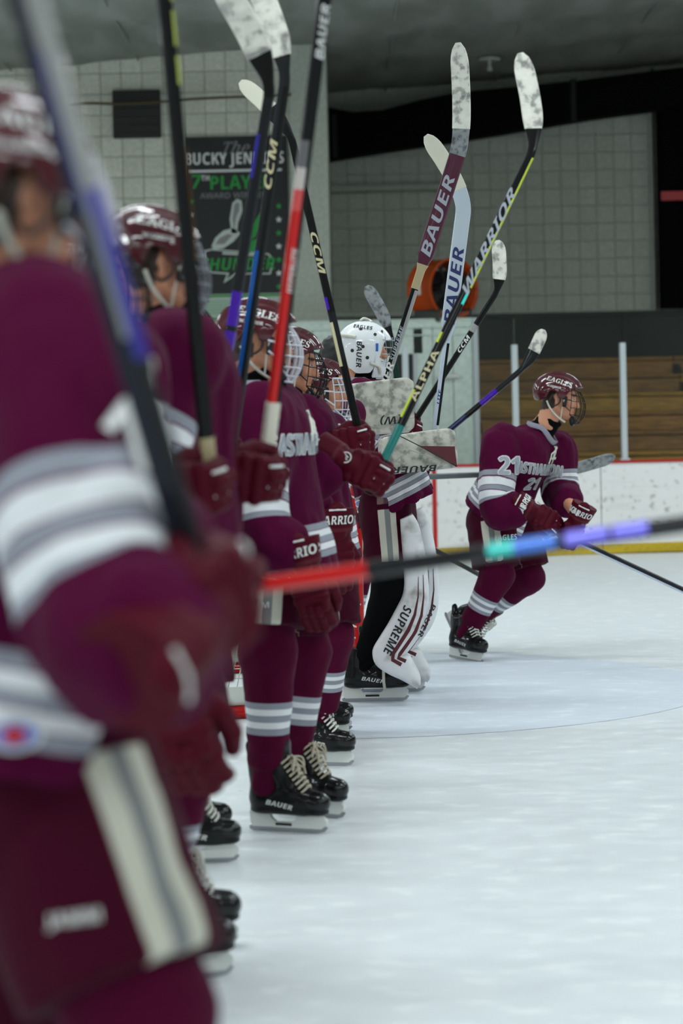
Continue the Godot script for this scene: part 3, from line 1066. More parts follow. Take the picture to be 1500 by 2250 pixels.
# ---------------------------------------------------------------- sticks
# butt -> heel is the shaft, heel -> toe the blade; the blade and the wide face of the shaft lie in one plane
func stick(called: String, label: String, butt: Vector3, heel: Vector3, toe: Vector3, o := {}) -> Node3D:
	var root := thing(called, label, "hockey stick", butt, o.get("group", ""))
	var ax := (heel - butt).normalized()
	var nrm := ax.cross(toe - heel).normalized()
	if nrm.z < 0: nrm = -nrm
	var wd := nrm.cross(ax).normalized()
	var W := Transform3D()
	var sw: float = o.get("width", 0.031)
	var th := 0.021
	var L := butt.distance_to(heel)
	# shaft, split where its finish changes
	var cuts: Array = o.get("finish", [[0.0, 1.0, M.black_gloss]])
	var blade_back: float = o.get("hosel", 0.10)
	var paddle: float = o.get("paddle", 0.0)
	var top := L - blade_back
	for c in cuts:
		var st := stool()
		var rings := []
		var a: float = c[0] * top
		var b: float = c[1] * top
		var n := 6
		for k in n + 1:
			var t := lerpf(a, b, float(k) / n)
			rings.append(rounded(butt + ax * t, nrm, wd, th, sw, 0.005, 3))
		skin(st, rings)
		part(c[3] if c.size() > 3 else "shaft", done(st), c[2], root, W, true)
	# coloured strips along one half of the wide face: [from, to, material, side]
	for e in o.get("edge", []):
		var st := stool()
		var rings := []
		for k in 5:
			var ew: float = e[4] if e.size() > 4 else 0.47
			rings.append(rounded(butt + ax * (lerpf(e[0], e[1], k / 4.0) * top) + wd * (e[3] * sw * (0.5 - ew / 2 + 0.02)), nrm, wd, th + 0.0016, sw * ew, 0.004, 3))
		skin(st, rings)
		part("shaft_stripe", done(st), e[2], root, W, true)
	# blade: stations along a bent line
	var p0 := butt + ax * top
	var bl: float = o.get("blade_width", 0.072)
	var turn := (toe - heel).normalized()
	var belly: float = o.get("belly", 0.018)
	var line := func(t: float) -> Vector3:
		var q := p0.lerp(heel, t).lerp(heel.lerp(toe, t), t)
		return q + nrm * belly * (t * t) 
	var wide := func(t: float) -> float:
		var w := lerpf(sw if paddle == 0.0 else 0.074, bl, smoothstep(0.15, 0.55, t))
		if t > 0.86: w *= sqrt(maxf(0.02, 1.0 - pow((t - 0.86) / 0.145, 2.0)))
		return w
	var thick := func(t: float) -> float: return lerpf(th if paddle == 0.0 else 0.024, 0.0095 if paddle == 0.0 else 0.016, smoothstep(0.1, 0.6, t))
	var strip := func(t0: float, t1: float, extra: float) -> ArrayMesh:
		var st := stool()
		var rings := []
		var n := int(ceil((t1 - t0) * 26)) + 1
		for k in n + 1:
			var t := lerpf(t0, t1, float(k) / n)
			var tg: Vector3 = (line.call(minf(t + 0.01, 1.0)) - line.call(maxf(t - 0.01, 0.0))).normalized()
			var u := nrm.cross(tg).normalized()
			rings.append(rounded(line.call(t), (nrm - tg * nrm.dot(tg)).normalized(), u, thick.call(t) + extra, wide.call(t) + extra, 0.004, 3))
		skin(st, rings)
		return done(st)
	part("blade", strip.call(0.0, 1.0, 0.0), o.get("blade", M.black_gloss), root, W, true)
	if o.has("tape"):
		part("blade_tape", strip.call(o.tape[0], o.tape[1], 0.003), o.get("tape_mat", M.tape), root, W, true)
	if paddle > 0.0:      # a goalie stick: a wide paddle above the blade, tapering into the shaft
		var st := stool()
		var rings := []
		for k in 15:
			var t := k / 14.0
			var w := lerpf(sw, 0.074, smoothstep(0.0, 0.16, t))
			rings.append(rounded(butt + ax * (top - paddle * (1.0 - t)), nrm, wd, 0.0245, w, 0.006, 3))
		skin(st, rings)
		part("paddle", done(st), o.paddle_mat, root, W, true)
		if o.has("paddle_tape"):
			var tp := stool()
			rings = []
			for k in 9:
				var t := lerpf(-0.14, 0.07, k / 8.0)
				var w := lerpf(sw, 0.074, smoothstep(0.0, 0.16, t))
				rings.append(rounded(butt + ax * (top - paddle * (1.0 - t)), nrm, wd, 0.029, w + 0.006, 0.007, 3))
			skin(tp, rings)
			part("paddle_tape", done(tp), o.paddle_tape, root, W, true)
	if o.get("grip", 0.0) > 0.0:
		var st := stool()
		var rings := []
		var g: float = o.grip
		for k in 13:
			rings.append(rounded(butt + ax * g * k / 12.0, nrm, wd, th + 0.004 + 0.0012 * (k % 2), sw + 0.004 + 0.0012 * (k % 2), 0.006, 3))
		skin(st, rings)
		part("grip_tape", done(st), o.get("grip_mat", M.grip), root, W, true)
		var knob := stool()
		add_tube(knob, [butt - ax * 0.012, butt + ax * 0.018], 0.021, 10)
		part("butt_knob", done(knob), o.get("grip_mat", M.grip), root, W, true)
	# lettering: [text, place along the shaft 0..1, height, material, squeeze, reads towards the blade?, slant, offset outwards]
	for t in o.get("text", []):
		var dirn: Vector3 = ax if t[5] else -ax
		var face: float = 0.0125 if paddle > 0.0 and t[1] * top > top - paddle else th / 2
		letters(root, t[0], facing(butt + ax * (t[1] * top) + nrm * (face + 0.0012), dirn, nrm), t[2], t[3], t[4], t[6] if t.size() > 6 else 0.2)
	return root

# ---------------------------------------------------------------- goalie gear
func mask_point(phi: float, y: float, grow := 0.0) -> Vector3:
	var ry := 0.150
	var k := sqrt(maxf(0.0, 1.0 - pow((y - 0.0) / ry, 2.0)))
	if y < -0.02: k = lerpf(sqrt(1.0 - pow(0.02 / ry, 2.0)), 0.72, pow((-0.02 - y) / 0.13, 1.6))
	var rx := 0.150 if cos(phi) > 0 else 0.150
	var p := Vector3(rx * k * cos(phi), y, 0.122 * k * sin(phi))
	p.x += 0.012 * smoothstep(0.03, 0.06, y) * maxf(0.0, cos(phi))
	var n := Vector3(p.x, p.y * 0.6, p.z).normalized()
	return p + n * grow

func goalie_mask(parent: Node3D, xf: Transform3D) -> void:
	var o := group_part("goalie_mask", parent, xf)
	var st := stool()
	var n := 60
	var edge := func(deg: float) -> float:
		var t := [0.0, 0.058, 38.0, 0.052, 50.0, 0.02, 58.0, -0.075, 75.0, -0.125, 105.0, -0.128, 128.0, -0.10, 140.0, 0.0, 152.0, 0.075, 180.0, 0.085]
		for i in range(0, t.size() - 2, 2):
			if deg <= t[i + 2]: return lerpf(t[i + 1], t[i + 3], smoothstep(t[i], t[i + 2], deg))
		return 0.08
	for g in [0.0, -0.008]:
		var rings := []
		for i in 21:
			var ring := PackedVector3Array()
			for j in n:
				var phi := TAU * j / n
				var deg := absf(rad_to_deg(wrapf(phi, -PI, PI)))
				var e: float = edge.call(deg)
				var t := i / 20.0
				var y := lerpf(0.1499, e, 1.0 - pow(1.0 - t, 1.0) if e > 0 else t)
				if t < 0.3: y = lerpf(0.1499, lerpf(0.1499, e, 0.3), pow(t / 0.3, 2.0))
				ring.append(mask_point(phi, y, g))
			rings.append(ring)
		skin(st, rings, false)
	for g in [0.0, -0.008]:           # chin piece
		var rings := []
		for i in 9:
			var ring := PackedVector3Array()
			for j in 21:
				var phi := lerpf(-1.15, 1.15, j / 20.0)
				var hi := lerpf(-0.072, -0.03, pow(absf(phi) / 1.15, 2.0))
				ring.append(mask_point(phi, lerpf(hi, -0.145, i / 8.0), g + 0.004))
			rings.append(ring)
		skin(st, rings, false, false)
	part("shell", done(st), M.mask_white, o)
	for sgn in [1.0, -1.0]:
		for h in [[1.75, 0.105], [1.15, 0.078], [1.62, 0.012], [1.45, -0.045], [0.72, 0.095], [1.05, -0.118], [2.0, -0.01]]:
			var c := mask_point(h[0] * sgn, h[1], 0.0)
			var nn := Vector3(c.x, c.y * 0.5, c.z).normalized()
			part("air_hole", tube([c - nn * 0.004, c + nn * 0.0012], 0.0095, 12), M.rubber, o)
	var cg := stool()
	for y in [0.048, 0.012, -0.022, -0.058]:
		var pts := []
		for k in 13:
			var al := lerpf(-0.95, 0.95, k / 12.0)
			pts.append(mask_point(al, y, 0.012 + 0.012 * cos(al * 1.5)))
		add_tube(cg, pts, 0.0024, 5)
	for al in [-0.85, -0.5, -0.18, 0.18, 0.5, 0.85]:
		var pts := []
		for k in 7:
			pts.append(mask_point(al * lerpf(1.0, 0.8, k / 6.0), lerpf(0.062, -0.085, k / 6.0), 0.012 + 0.012 * cos(al * 1.5)))
		add_tube(cg, pts, 0.0024, 5)
	part("cage", done(cg), M.steel, o)
	for sgn in [1.0, -1.0]:
		part("back_strap", tube(curve([mask_point(1.9 * sgn, 0.06, 0.006), Vector3(-0.12, 0.07, 0.075 * sgn), Vector3(-0.135, 0.05, 0.02 * sgn)], 5), 0.010), M.strap, o)
		part("chin_strap", tube(curve([mask_point(1.35 * sgn, -0.07, 0.006), mask_point(1.0 * sgn, -0.085, 0.012), mask_point(0.8 * sgn, -0.12, 0.01)], 5), 0.009), M.strap, o)
	part("top_lace", tube(curve([Vector3(-0.02, 0.152, 0.02), Vector3(0.0, 0.165, 0.0), Vector3(0.03, 0.158, -0.02), Vector3(0.04, 0.146, 0.02)], 5), 0.006), M.strap, o)
	var lower := Sdf.new()
	lower.bone(Vector3(0.115, -0.165, -0.045), Vector3(0.115, -0.165, 0.045), 0.028, 0.028, 0, Vector3(1, 0, 0), 0.35)
	part("throat_guard", lower.mesh(0.008), M.clear_plastic, o)
	var back := Sdf.new()
	back.bone(Vector3(-0.105, 0.04, 0), Vector3(-0.105, -0.02, 0), 0.055, 0.05, 0, Vector3(1, 0, 0), 0.5)
	part("back_plate", back.mesh(0.008), M.mask_white, o)
	var t := stool()
	for e in [["BAUER", 0.026, -0.026, -0.03, PI / 2 * -1], ["EAGLES", 0.018, -0.01, 0.115, -0.1]]:
		var soup := text_tris(e[0], e[1], 1.2, 0.15)
		for i in range(0, soup.size(), 3):
			var q: Array[Vector3] = []
			for k in 3:
				var p := soup[i + k].rotated(Vector3(0, 0, 1), e[4])
				var y: float = e[3] + p.y
				var x: float = e[2] + p.x
				var kk := mask_point(0.0, y).x - 0.0
				q.append(mask_point(acos(clampf(x / maxf(kk, 0.02), -0.95, 0.95)), y, 0.0025))
			tri(t, q[0], q[1], q[2], true)
	part("lettering", done(t), M.print_black, o)
	part("blue_tab", box(Vector3(0.060, -0.01, 0.108), Vector3(0.074, 0.032, 0.113), 0.002), M.tab_blue, o)

# a leg pad lofted along the shin: outline points front and back in the pad's own plane
func leg_pad(parent: Node3D, rows: Array, across: Vector3, width: float, with_text: bool) -> void:
	var o := group_part("leg_pad", parent)
	var st := stool()
	var rings := []
	var n := rows.size()
	var fa := []
	var fb := []
	for q in rows:
		fa.append(q[0])
		fb.append(q[1])
	fa = curve(fa, 4)
	fb = curve(fb, 4)
	for i in fa.size():
		rings.append(rounded((fa[i] + fb[i]) / 2, across, (fb[i] - fa[i]).normalized(), width, fa[i].distance_to(fb[i]), 0.045, 5))
	skin(st, rings)
	part("pad_face", done(st), M.pad, o)
	var trim := stool()
	for g in [[0.60, 1.0], [0.92, 1.0]]:
		var line := []
		for i in range(3, n - 3):
			var a: Vector3 = rows[i][0]
			var b: Vector3 = rows[i][1]
			line.append(a.lerp(b, minf(g[0], 0.80)) + across * (width / 2 + 0.0015 - (0.0 if g[0] < 0.8 else 0.004)))
		var rr := []
		for i in line.size():
			var t: Vector3 = (line[mini(i + 1, line.size() - 1)] - line[maxi(i - 1, 0)]).normalized()
			rr.append(rounded(line[i], across, t.cross(across), 0.004, 0.016 * smoothstep(0.0, 0.4, float(i) / line.size()) + 0.002, 0.001))
		skin(trim, rr)
	part("stripe", done(trim), M.maroon_flat, o)
	if with_text:
		var mid: Vector3 = (rows[6][0] + rows[6][1]) / 2
		var dirn: Vector3 = ((rows[8][0] + rows[8][1]) / 2 - (rows[4][0] + rows[4][1]) / 2).normalized()
		var side := dirn.cross(across)
		if side.x > 0: side = -side
		letters(o, "SUPREME", facing(mid + across * (width / 2 + 0.003) + dirn * 0.02 + side * 0.030, dirn, across), 0.042, M.print_black, 0.95, 0.15)
		letters(o, "BAUER", facing(((rows[5][0] + rows[5][1]) / 2) + across * (width / 2 - 0.02) - side * 0.082, dirn, (across - side * 0.9).normalized()), 0.030, M.print_black, 1.3, 0.15)

func slab(corners: Array, thick: float, bow: float) -> ArrayMesh:    # a padded board through four corners, bent a little
	var st := stool()
	var a: Vector3 = corners[0]
	var b: Vector3 = corners[1]
	var c: Vector3 = corners[2]
	var d: Vector3 = corners[3]
	var nrm := (b - a).cross(d - a).normalized()
	var rings := []
	for i in 17:
		var t := i / 16.0
		var lo := a.lerp(b, t)
		var hi := d.lerp(c, t)
		var e := 1.0
		if t < 0.12: e = sqrt(1.0 - pow(1.0 - t / 0.12, 2.0)) * 0.16 + 0.84
		if t > 0.88: e = sqrt(1.0 - pow((t - 0.88) / 0.12, 2.0)) * 0.16 + 0.84
		var mid := (lo + hi) / 2 + nrm * bow * sin(PI * t)
		rings.append(rounded(mid, nrm, (hi - lo).normalized(), thick, lo.distance_to(hi) * e, thick * 0.42, 5))
	skin(st, rings)
	return done(st)

# ---------------------------------------------------------------- the place
func setting() -> void:
	# ice, walkway
	struct("floor", box(Vector3(-15, -0.2, -22.9), Vector3(17, 0, 12)), M.ice, "white scraped skating rink ice")
	struct("floor_walkway", box(Vector3(-15, -0.25, -29.4), Vector3(17, -0.02, -22.9)), M.concrete)
	# painted lines under the ice: goal line, crease
	var gl := thing("goal_crease", "pale blue goal crease painted on the ice in front of the net", "ice marking", ground(760, 12.2))
	tag(gl, "", "", "", "structure")
	var st := stool()
	var c0 := ground(765, 12.25)
	var rim := []
	for k in 33:
		var a := lerpf(-PI / 2, PI / 2, k / 32.0)
		rim.append(c0 + Vector3(cos(a) * 1.83, 0.0012, sin(a) * 1.83))
	for k in 32: tri(st, c0 + Vector3(0, 0.0012, 0), rim[k], rim[k + 1])
	part("crease_paint", done(st), M.crease, gl, Transform3D(), true)
	boards()
	walls()
	stands()
	goal()

func boards() -> void:
	var o0 := ground(957, 22.7)
	var ux := Vector3(cos(0.13), 0, -sin(0.13))
	var uz := Vector3(sin(0.13), 0, cos(0.13))
	var X := Transform3D(Basis(ux, UP, uz), o0)
	var b := thing("rink_boards", "white scuffed rink boards with red cap rail, yellow kick plate and clear glass", "boards", o0)
	for i in range(-9, 7):
		var a := i * 1.60 + 0.0
		part("board_panel", box(Vector3(a + 0.004, 0.0, -0.06), Vector3(a + 1.596, 0.858, 0), 0.003), M.board, b, X, true)
		part("kick_plate", box(Vector3(a + 0.003, 0.004, 0), Vector3(a + 1.597, 0.095, 0.012), 0.003), M.yellow, b, X, true)
		part("cap_rail", box(Vector3(a + 0.001, 0.858, -0.10), Vector3(a + 1.599, 0.882, 0.018), 0.006), M.cap_red, b, X, true)
	part("goal_line_mark", box(Vector3(-0.022, 0.10, 0), Vector3(0.022, 0.855, 0.003)), M.cap_red, b, X, true)
	for i in range(-6, 6):
		var a := -0.245 + i * 1.045
		var p := part("support_post", box(Vector3(a - 0.027, 0.87, -0.07), Vector3(a + 0.027, 2.0, -0.01), 0.006), M.post_white, b, X, true)
		part("foot_plate", box(Vector3(a - 0.045, 0.882, -0.085), Vector3(a + 0.045, 0.90, 0.0), 0.003), M.post_white, p, X, true)
		part("glass_pane", box(Vector3(a + 0.004, 0.885, -0.046), Vector3(a + 1.041, 2.32, -0.034)), M.glass, b, X, true)

func blocks(parent: Node3D, x0: float, x1: float, y0: float, y1: float, z: float, w: float, h: float, tones: Array) -> void:
	var m := box(Vector3(0.0028, 0.0028, -0.05), Vector3(w - 0.0028, h - 0.0028, 0.0), 0.004)
	for r in int(ceil((y1 - y0) / h)):
		for c in int(ceil((x1 - x0) / w)):
			part("block", m, tones[rng.randi() % tones.size()], parent, Transform3D(Basis(), Vector3(x0 + c * w, y0 + r * h, z)))

func walls() -> void:
	var zl := -24.7
	var zf := -28.7
	# near end wall of square blocks
	var xa := at(640, 500, 24.7).x
	var w := struct("wall_back_left", box(Vector3(-15, -0.2, zl - 0.3), Vector3(xa, 5.6, zl - 0.006)), M.mortar)
	blocks(w, xa - 15 * 0.2135, xa, 1.70, 5.15, zl + 0.012, 0.2135, 0.2135, [M.block_a, M.block_b, M.block_c])
	var wl := struct("wall_back_left_blank", box(Vector3(-15, -0.2, zl), Vector3(xa - 15 * 0.2135, 5.2, zl + 0.01)), M.block_a)
	wl.name = "wall_end"
	# pilaster between the two walls
	var xb := at(722, 400, 24.7).x
	struct("trim_1", box(Vector3(xa, -0.1, zf), Vector3(xb, 5.5, zl + 0.12), 0.01), M.pilaster)
	# far wall
	var f := struct("wall_back", box(Vector3(xb - 0.2, -0.2, zf - 0.4), Vector3(17, 6.6, zf - 0.006)), M.far_mortar)
	var yb := at(1000, 692, 28.7).y
	blocks(f, xb, at(1437, 500, 28.7).x, yb, 5.45, zf + 0.012, 0.2105, 0.2105, [M.far_a, M.far_b])
	part("dark_lower_wall", box(Vector3(xb, -0.1, zf - 0.01), Vector3(17, yb, zf + 0.03)), M.dark_wall, f)
	part("dark_lintel", box(Vector3(at(1050, 690, 28.7).x, yb - 0.05, zf + 0.03), Vector3(12, yb, zf + 0.12), 0.006), M.dark_wall, f)
	part("ledge", box(Vector3(xb, at(860, 418, 28.5).y, zf), Vector3(at(1035, 410, 28.5).x, at(860, 404, 28.5).y, zf + 0.16), 0.01), M.pilaster, f)
	var plinth := at(1437, 500, 28.7).x
	struct("trim_2", box(Vector3(plinth, yb, zf), Vector3(plinth + 0.02, 5.4, zf + 0.04)), M.dark_wall)
	# black fabric band under the roof and the curtain beside it
	var v := thing("fabric_duct", "long black fabric duct sagging under the sloping roof", "duct", at(1000, 260, 28.2))
	var ol := PackedVector2Array()
	for q in [[722, 240], [775, 250], [840, 246], [920, 224], [1010, 206], [1120, 196], [1260, 182], [1540, 146], [1540, 230], [1300, 262], [1000, 312], [840, 335], [724, 354]]:
		var p := at(q[0], q[1], 28.2)
		ol.append(Vector2(p.x, p.y))
	part("duct_body", plate(ol, 0.34, Transform3D(Basis(), Vector3(0, 0, -28.2))), M.black_cloth, v, Transform3D(), true)
	for q in [[735, 298], [1010, 258], [1260, 220]]:
		var p := at(q[0], q[1], 28.0)
		part("duct_strap", box(Vector3(p.x - 0.03, p.y - 0.25, -28.03), Vector3(p.x + 0.03, p.y + 0.25, -28.02)), M.dark_wall, v, Transform3D(), true)
	var cu := thing("black_curtain", "tall black curtain hanging beside the far block wall with a red stripe", "curtain", Vector3(plinth + 1, 2.6, zf + 0.2))
	st_curtain(cu, plinth + 0.02, 12.0, yb, at(1470, 160, 28.5).y, zf + 0.18)
	part("red_stripe", box(Vector3(at(1455, 428, 28.3).x, at(1480, 438, 28.3).y, zf + 0.26), Vector3(at(1640, 428, 28.3).x, at(1480, 418, 28.3).y, zf + 0.275)), M.cap_red, cu, Transform3D(), true)
	# side and rear walls
	struct("wall_left", box(Vector3(-15.3, -0.2, -29), Vector3(-15, 6.6, 12)), M.block_a)
	struct("wall_right", box(Vector3(17, -0.2, -29), Vector3(17.3, 6.6, 12)), M.block_a)
	struct("wall_front", box(Vector3(-15.3, -0.2, 12), Vector3(17.3, 6.6, 12.3)), M.block_a)
	ceiling_sheet()
	# dark square panel, cable, banner, poster, sprinkler
	var p1 := at(248, 303, 24.6)
	var p2 := at(351, 196, 24.6)
	var pn := thing("vent_cover", "dark square louvred panel on the pale block wall", "panel", (p1 + p2) / 2)
	part("plate", box(Vector3(p1.x, p1.y, -24.68), Vector3(p2.x, p2.y, -24.63), 0.006), M.dark_panel, pn, Transform3D(), true)
	for k in 6:
		var y := lerpf(p1.y + 0.04, p2.y - 0.04, k / 5.0)
		part("louvre", box(Vector3(p1.x + 0.03, y - 0.012, -24.63), Vector3(p2.x - 0.03, y + 0.012, -24.618), 0.003), M.dark_panel, pn, Transform3D(), true)
	var cb := []
	for q in [[-60, 236], [130, 233], [190, 227], [260, 228], [350, 224], [420, 218], [500, 214], [560, 212], [640, 208]]: cb.append(at(q[0], q[1], 24.5))
	var cable := part("wall_cable", tube(curve(cb, 4), 0.014, 7), M.cable, self)
	tag(cable, "brown cable strung along the pale block wall", "cable")
	var sp := thing("ceiling_sprinkler", "round pale sprinkler disc under the grey ceiling", "sprinkler", at(1075, 130, 26.5))
	var s1 := stool()
	add_tube(s1, [Vector3(0, 0.012, 0), Vector3(0, -0.012, 0)], 0.115, 20)
	part("disc", done(s1), M.pilaster, sp)
	part("stem", tube([Vector3(0, 0.5, 0), Vector3(0, -0.10, 0)], 0.018, 8), M.pilaster, sp)
	part("nozzle", tube([Vector3(0, -0.09, 0), Vector3(0, -0.13, 0)], 0.03, 8), M.pilaster, sp)
	banner()

func st_curtain(parent: Node3D, x0: float, x1: float, y0: float, y1: float, z: float) -> void:
	var st := stool()
	var rings := []
	for i in 2:
		var ring := PackedVector3Array()
		var n := 160
		for k in n: ring.append(Vector3(lerpf(x0, x1, k / (n - 1.0)), y0 if i == 0 else y1, z + 0.04 * sin(k * 0.75)))
		for k in n: ring.append(Vector3(lerpf(x1, x0, k / (n - 1.0)), y0 if i == 0 else y1, z - 0.012 + 0.04 * sin((n - 1 - k) * 0.75)))
		rings.append(ring)
	skin(st, rings, false)
	part("cloth", done(st), M.black_cloth, parent, Transform3D(), true)

func ceiling_h(x: float) -> float:
	return 5.20 + 0.062 * (x + 0.2)

func ceiling_sheet() -> void:
	var st := stool()
	var n := noise(0.6, 5)
	var rows := []
	for i in 84:
		var z := lerpf(12.2, -28.95, i / 83.0)
		var row := PackedVector3Array()
		for k in 91:
			var x := lerpf(-15.2, 17.2, k / 90.0)
			var seam := absf(fposmod(z, 1.9) / 1.9 - 0.5) * 2.0
			row.append(Vector3(x, ceiling_h(x) - 0.07 * (1.0 - pow(seam, 3.0)) + 0.06 * n.get_noise_2d(x * 1.2, z * 1.6), z))
		rows.append(row)
	for i in 83:
		for k in 90: quad(st, rows[i][k], rows[i + 1][k], rows[i + 1][k + 1], rows[i][k + 1], true)
	for i in 83:
		for k in 90:
			var u := Vector3(0, 0.25, 0)
			if i == 0 or i == 82 or k == 0 or k == 89 or true:
				quad(st, rows[i][k] + u, rows[i][k + 1] + u, rows[i + 1][k + 1] + u, rows[i + 1][k] + u, true)
	var c := struct("ceiling", done(st), M.ceiling, "grey quilted insulation sheets under the rink roof")
	for k in 18:
		var z := -26.6 + 1.9 * k
		part("seam_strap", tube([Vector3(-15, ceiling_h(-15) + 0.02, z), Vector3(17, ceiling_h(17) + 0.02, z)], 0.016, 6), M.dark_panel, c)
	for k in 9:
		var x := -4.6 + 1.3 * k
		part("seam_strap", tube([Vector3(x, ceiling_h(x) - 0.055, -28.8), Vector3(x, ceiling_h(x) - 0.055, -14)], 0.010, 6), M.seam, c)

func banner() -> void:
	var d := 24.6
	var tl := at(405, 300, d)
	var tr := at(610, 300, d)
	var y1 := at(520, 298, d).y
	var y0 := at(520, 645, d).y
	var x0 := tl.x
	var x1 := at(634, 500, d).x
	var z := -24.655
	var b := thing("wall_banner", "black and green printed award banner hanging on the block wall", "banner", Vector3((x0 + x1) / 2, (y0 + y1) / 2, z))
	part("sheet", box(Vector3(x0, y0, z - 0.02), Vector3(x1, y1, z), 0.002), M.banner_black, b, Transform3D(), true)
	var low := at(520, 706, d).y
	part("lower_sheet", box(Vector3(x0 + 0.12, low, z - 0.022), Vector3(x1 - 0.02, y0, z - 0.002), 0.002), M.banner_white, b, Transform3D(), true)
	for y in [y0 - 0.02, low + 0.03]:
		part("green_rule", box(Vector3(x0 + 0.12, y - 0.012, z - 0.001), Vector3(x1 - 0.02, y + 0.012, z + 0.002)), M.green, b, Transform3D(), true)
	var P := func(x: float, y: float, e := 0.003) -> Transform3D:
		var p := at(x, y, d)
		return Transform3D(Basis(), Vector3(p.x, p.y, z + e))
	letters(b, "The", P.call(518, 322), 0.115, M.banner_grey, 1.0, 0.45, "lettering", true, false, true)
	letters(b, "BUCKY JENKINS", P.call(514, 350), 0.118, M.print_white, 0.84, 0.0)
	part("rule", box(Vector3(x0 + 0.02, at(520, 376, d).y, z), Vector3(x1 - 0.06, at(520, 371, d).y, z + 0.003)), M.print_white, b, Transform3D(), true)
	letters(b, "7", P.call(430, 398), 0.14, M.green, 1.1, 0.1)
	letters(b, "TH", P.call(450, 390), 0.055, M.print_white, 0.9, 0.0)
	letters(b, "PLAYER", P.call(530, 399), 0.135, M.green, 0.98, 0.0)
	letters(b, "AWARD WINNER", P.call(513, 428), 0.058, M.banner_grey, 1.15, 0.0, "lettering", true, false)
	# emblem: a taped stick over a swept base, with the team word under it
	var em := func(pts: Array, m: Material, e: float) -> void:
		var ol := PackedVector2Array()
		for i in range(0, pts.size(), 2):
			var p := at(pts[i], pts[i + 1], d)
			ol.append(Vector2(p.x, p.y))
		part("emblem", plate(ol, 0.003, Transform3D(Basis(), Vector3(0, 0, z + e))), m, b, Transform3D(), true)
	em.call([510, 445, 520, 436, 530, 440, 532, 462, 522, 490, 520, 512, 508, 512, 504, 480], M.banner_white, 0.003)
	em.call([514, 448, 522, 443, 526, 448, 525, 462, 518, 478, 514, 506, 510, 480], M.banner_grey, 0.006)
	em.call([464, 540, 472, 522, 490, 506, 512, 500, 528, 512, 512, 530, 490, 545, 468, 548], M.banner_white, 0.003)
	em.call([472, 536, 482, 522, 500, 513, 510, 516, 492, 536], M.banner_grey, 0.006)
	em.call([548, 495, 574, 465, 570, 500, 560, 520, 540, 530, 545, 510], M.green, 0.003)
	em.call([530, 530, 566, 525, 560, 552, 535, 556], M.green, 0.003)
	em.call([448, 550, 462, 546, 590, 556, 602, 570, 594, 602, 520, 602, 490, 622, 498, 602, 446, 598], M.banner_white, 0.002)
	em.call([451, 553, 463, 549, 588, 559, 598, 571, 591, 599, 517, 599, 497, 613, 503, 599, 449, 595], M.banner_black, 0.004)
	letters(b, "THUNDER", P.call(522, 579, 0.007), 0.125, M.green, 0.95, 0.18)
	em.call([488, 553, 560, 557, 560, 562, 488, 558], M.banner_white, 0.007)
	for k in 7:
		star(b, at(612 + 0.06 * k, 452 + 29.5 * k, d), z + 0.003, M.green if k % 2 == 0 else M.print_white)
		star(b, at(418 + 0.06 * k, 442 + 29.5 * k, d), z + 0.003, M.green if k % 2 == 0 else M.print_white)
	for k in 6:
		part("small_print", box(Vector3(x0 + 0.16, y0 - 0.075 - 0.026 * k, z - 0.001), Vector3(x0 + 0.42, y0 - 0.063 - 0.026 * k, z + 0.001)), M.green_pale, b, Transform3D(), true)
	letters(b, "P", P.call(522, 660), 0.13, M.green, 1.0, 0.0)
	# blue notice on the planks below
	var q := at(512, 772, 23.942)
	var n := thing("blue_notice", "small blue notice fixed to the white plank partition", "notice", q)
	part("card", box(Vector3(-0.075, -0.15, -0.008), Vector3(0.075, 0.15, 0.008), 0.002), M.blue_card, n)
	part("logo_dot", tube([Vector3(-0.045, -0.12, 0.006), Vector3(-0.045, -0.12, 0.010)], 0.014, 10), M.print_white, n)

func star(parent: Node3D, p: Vector3, z: float, m: Material) -> void:
	var ol := PackedVector2Array()
	for k in 10:
		var a := PI / 2 + TAU * k / 10
		var r := 0.036 if k % 2 == 0 else 0.015
		ol.append(Vector2(p.x + cos(a) * r, p.y + sin(a) * r))
	part("star", plate(ol, 0.002, Transform3D(Basis(), Vector3(0, 0, z))), m, parent, Transform3D(), true)

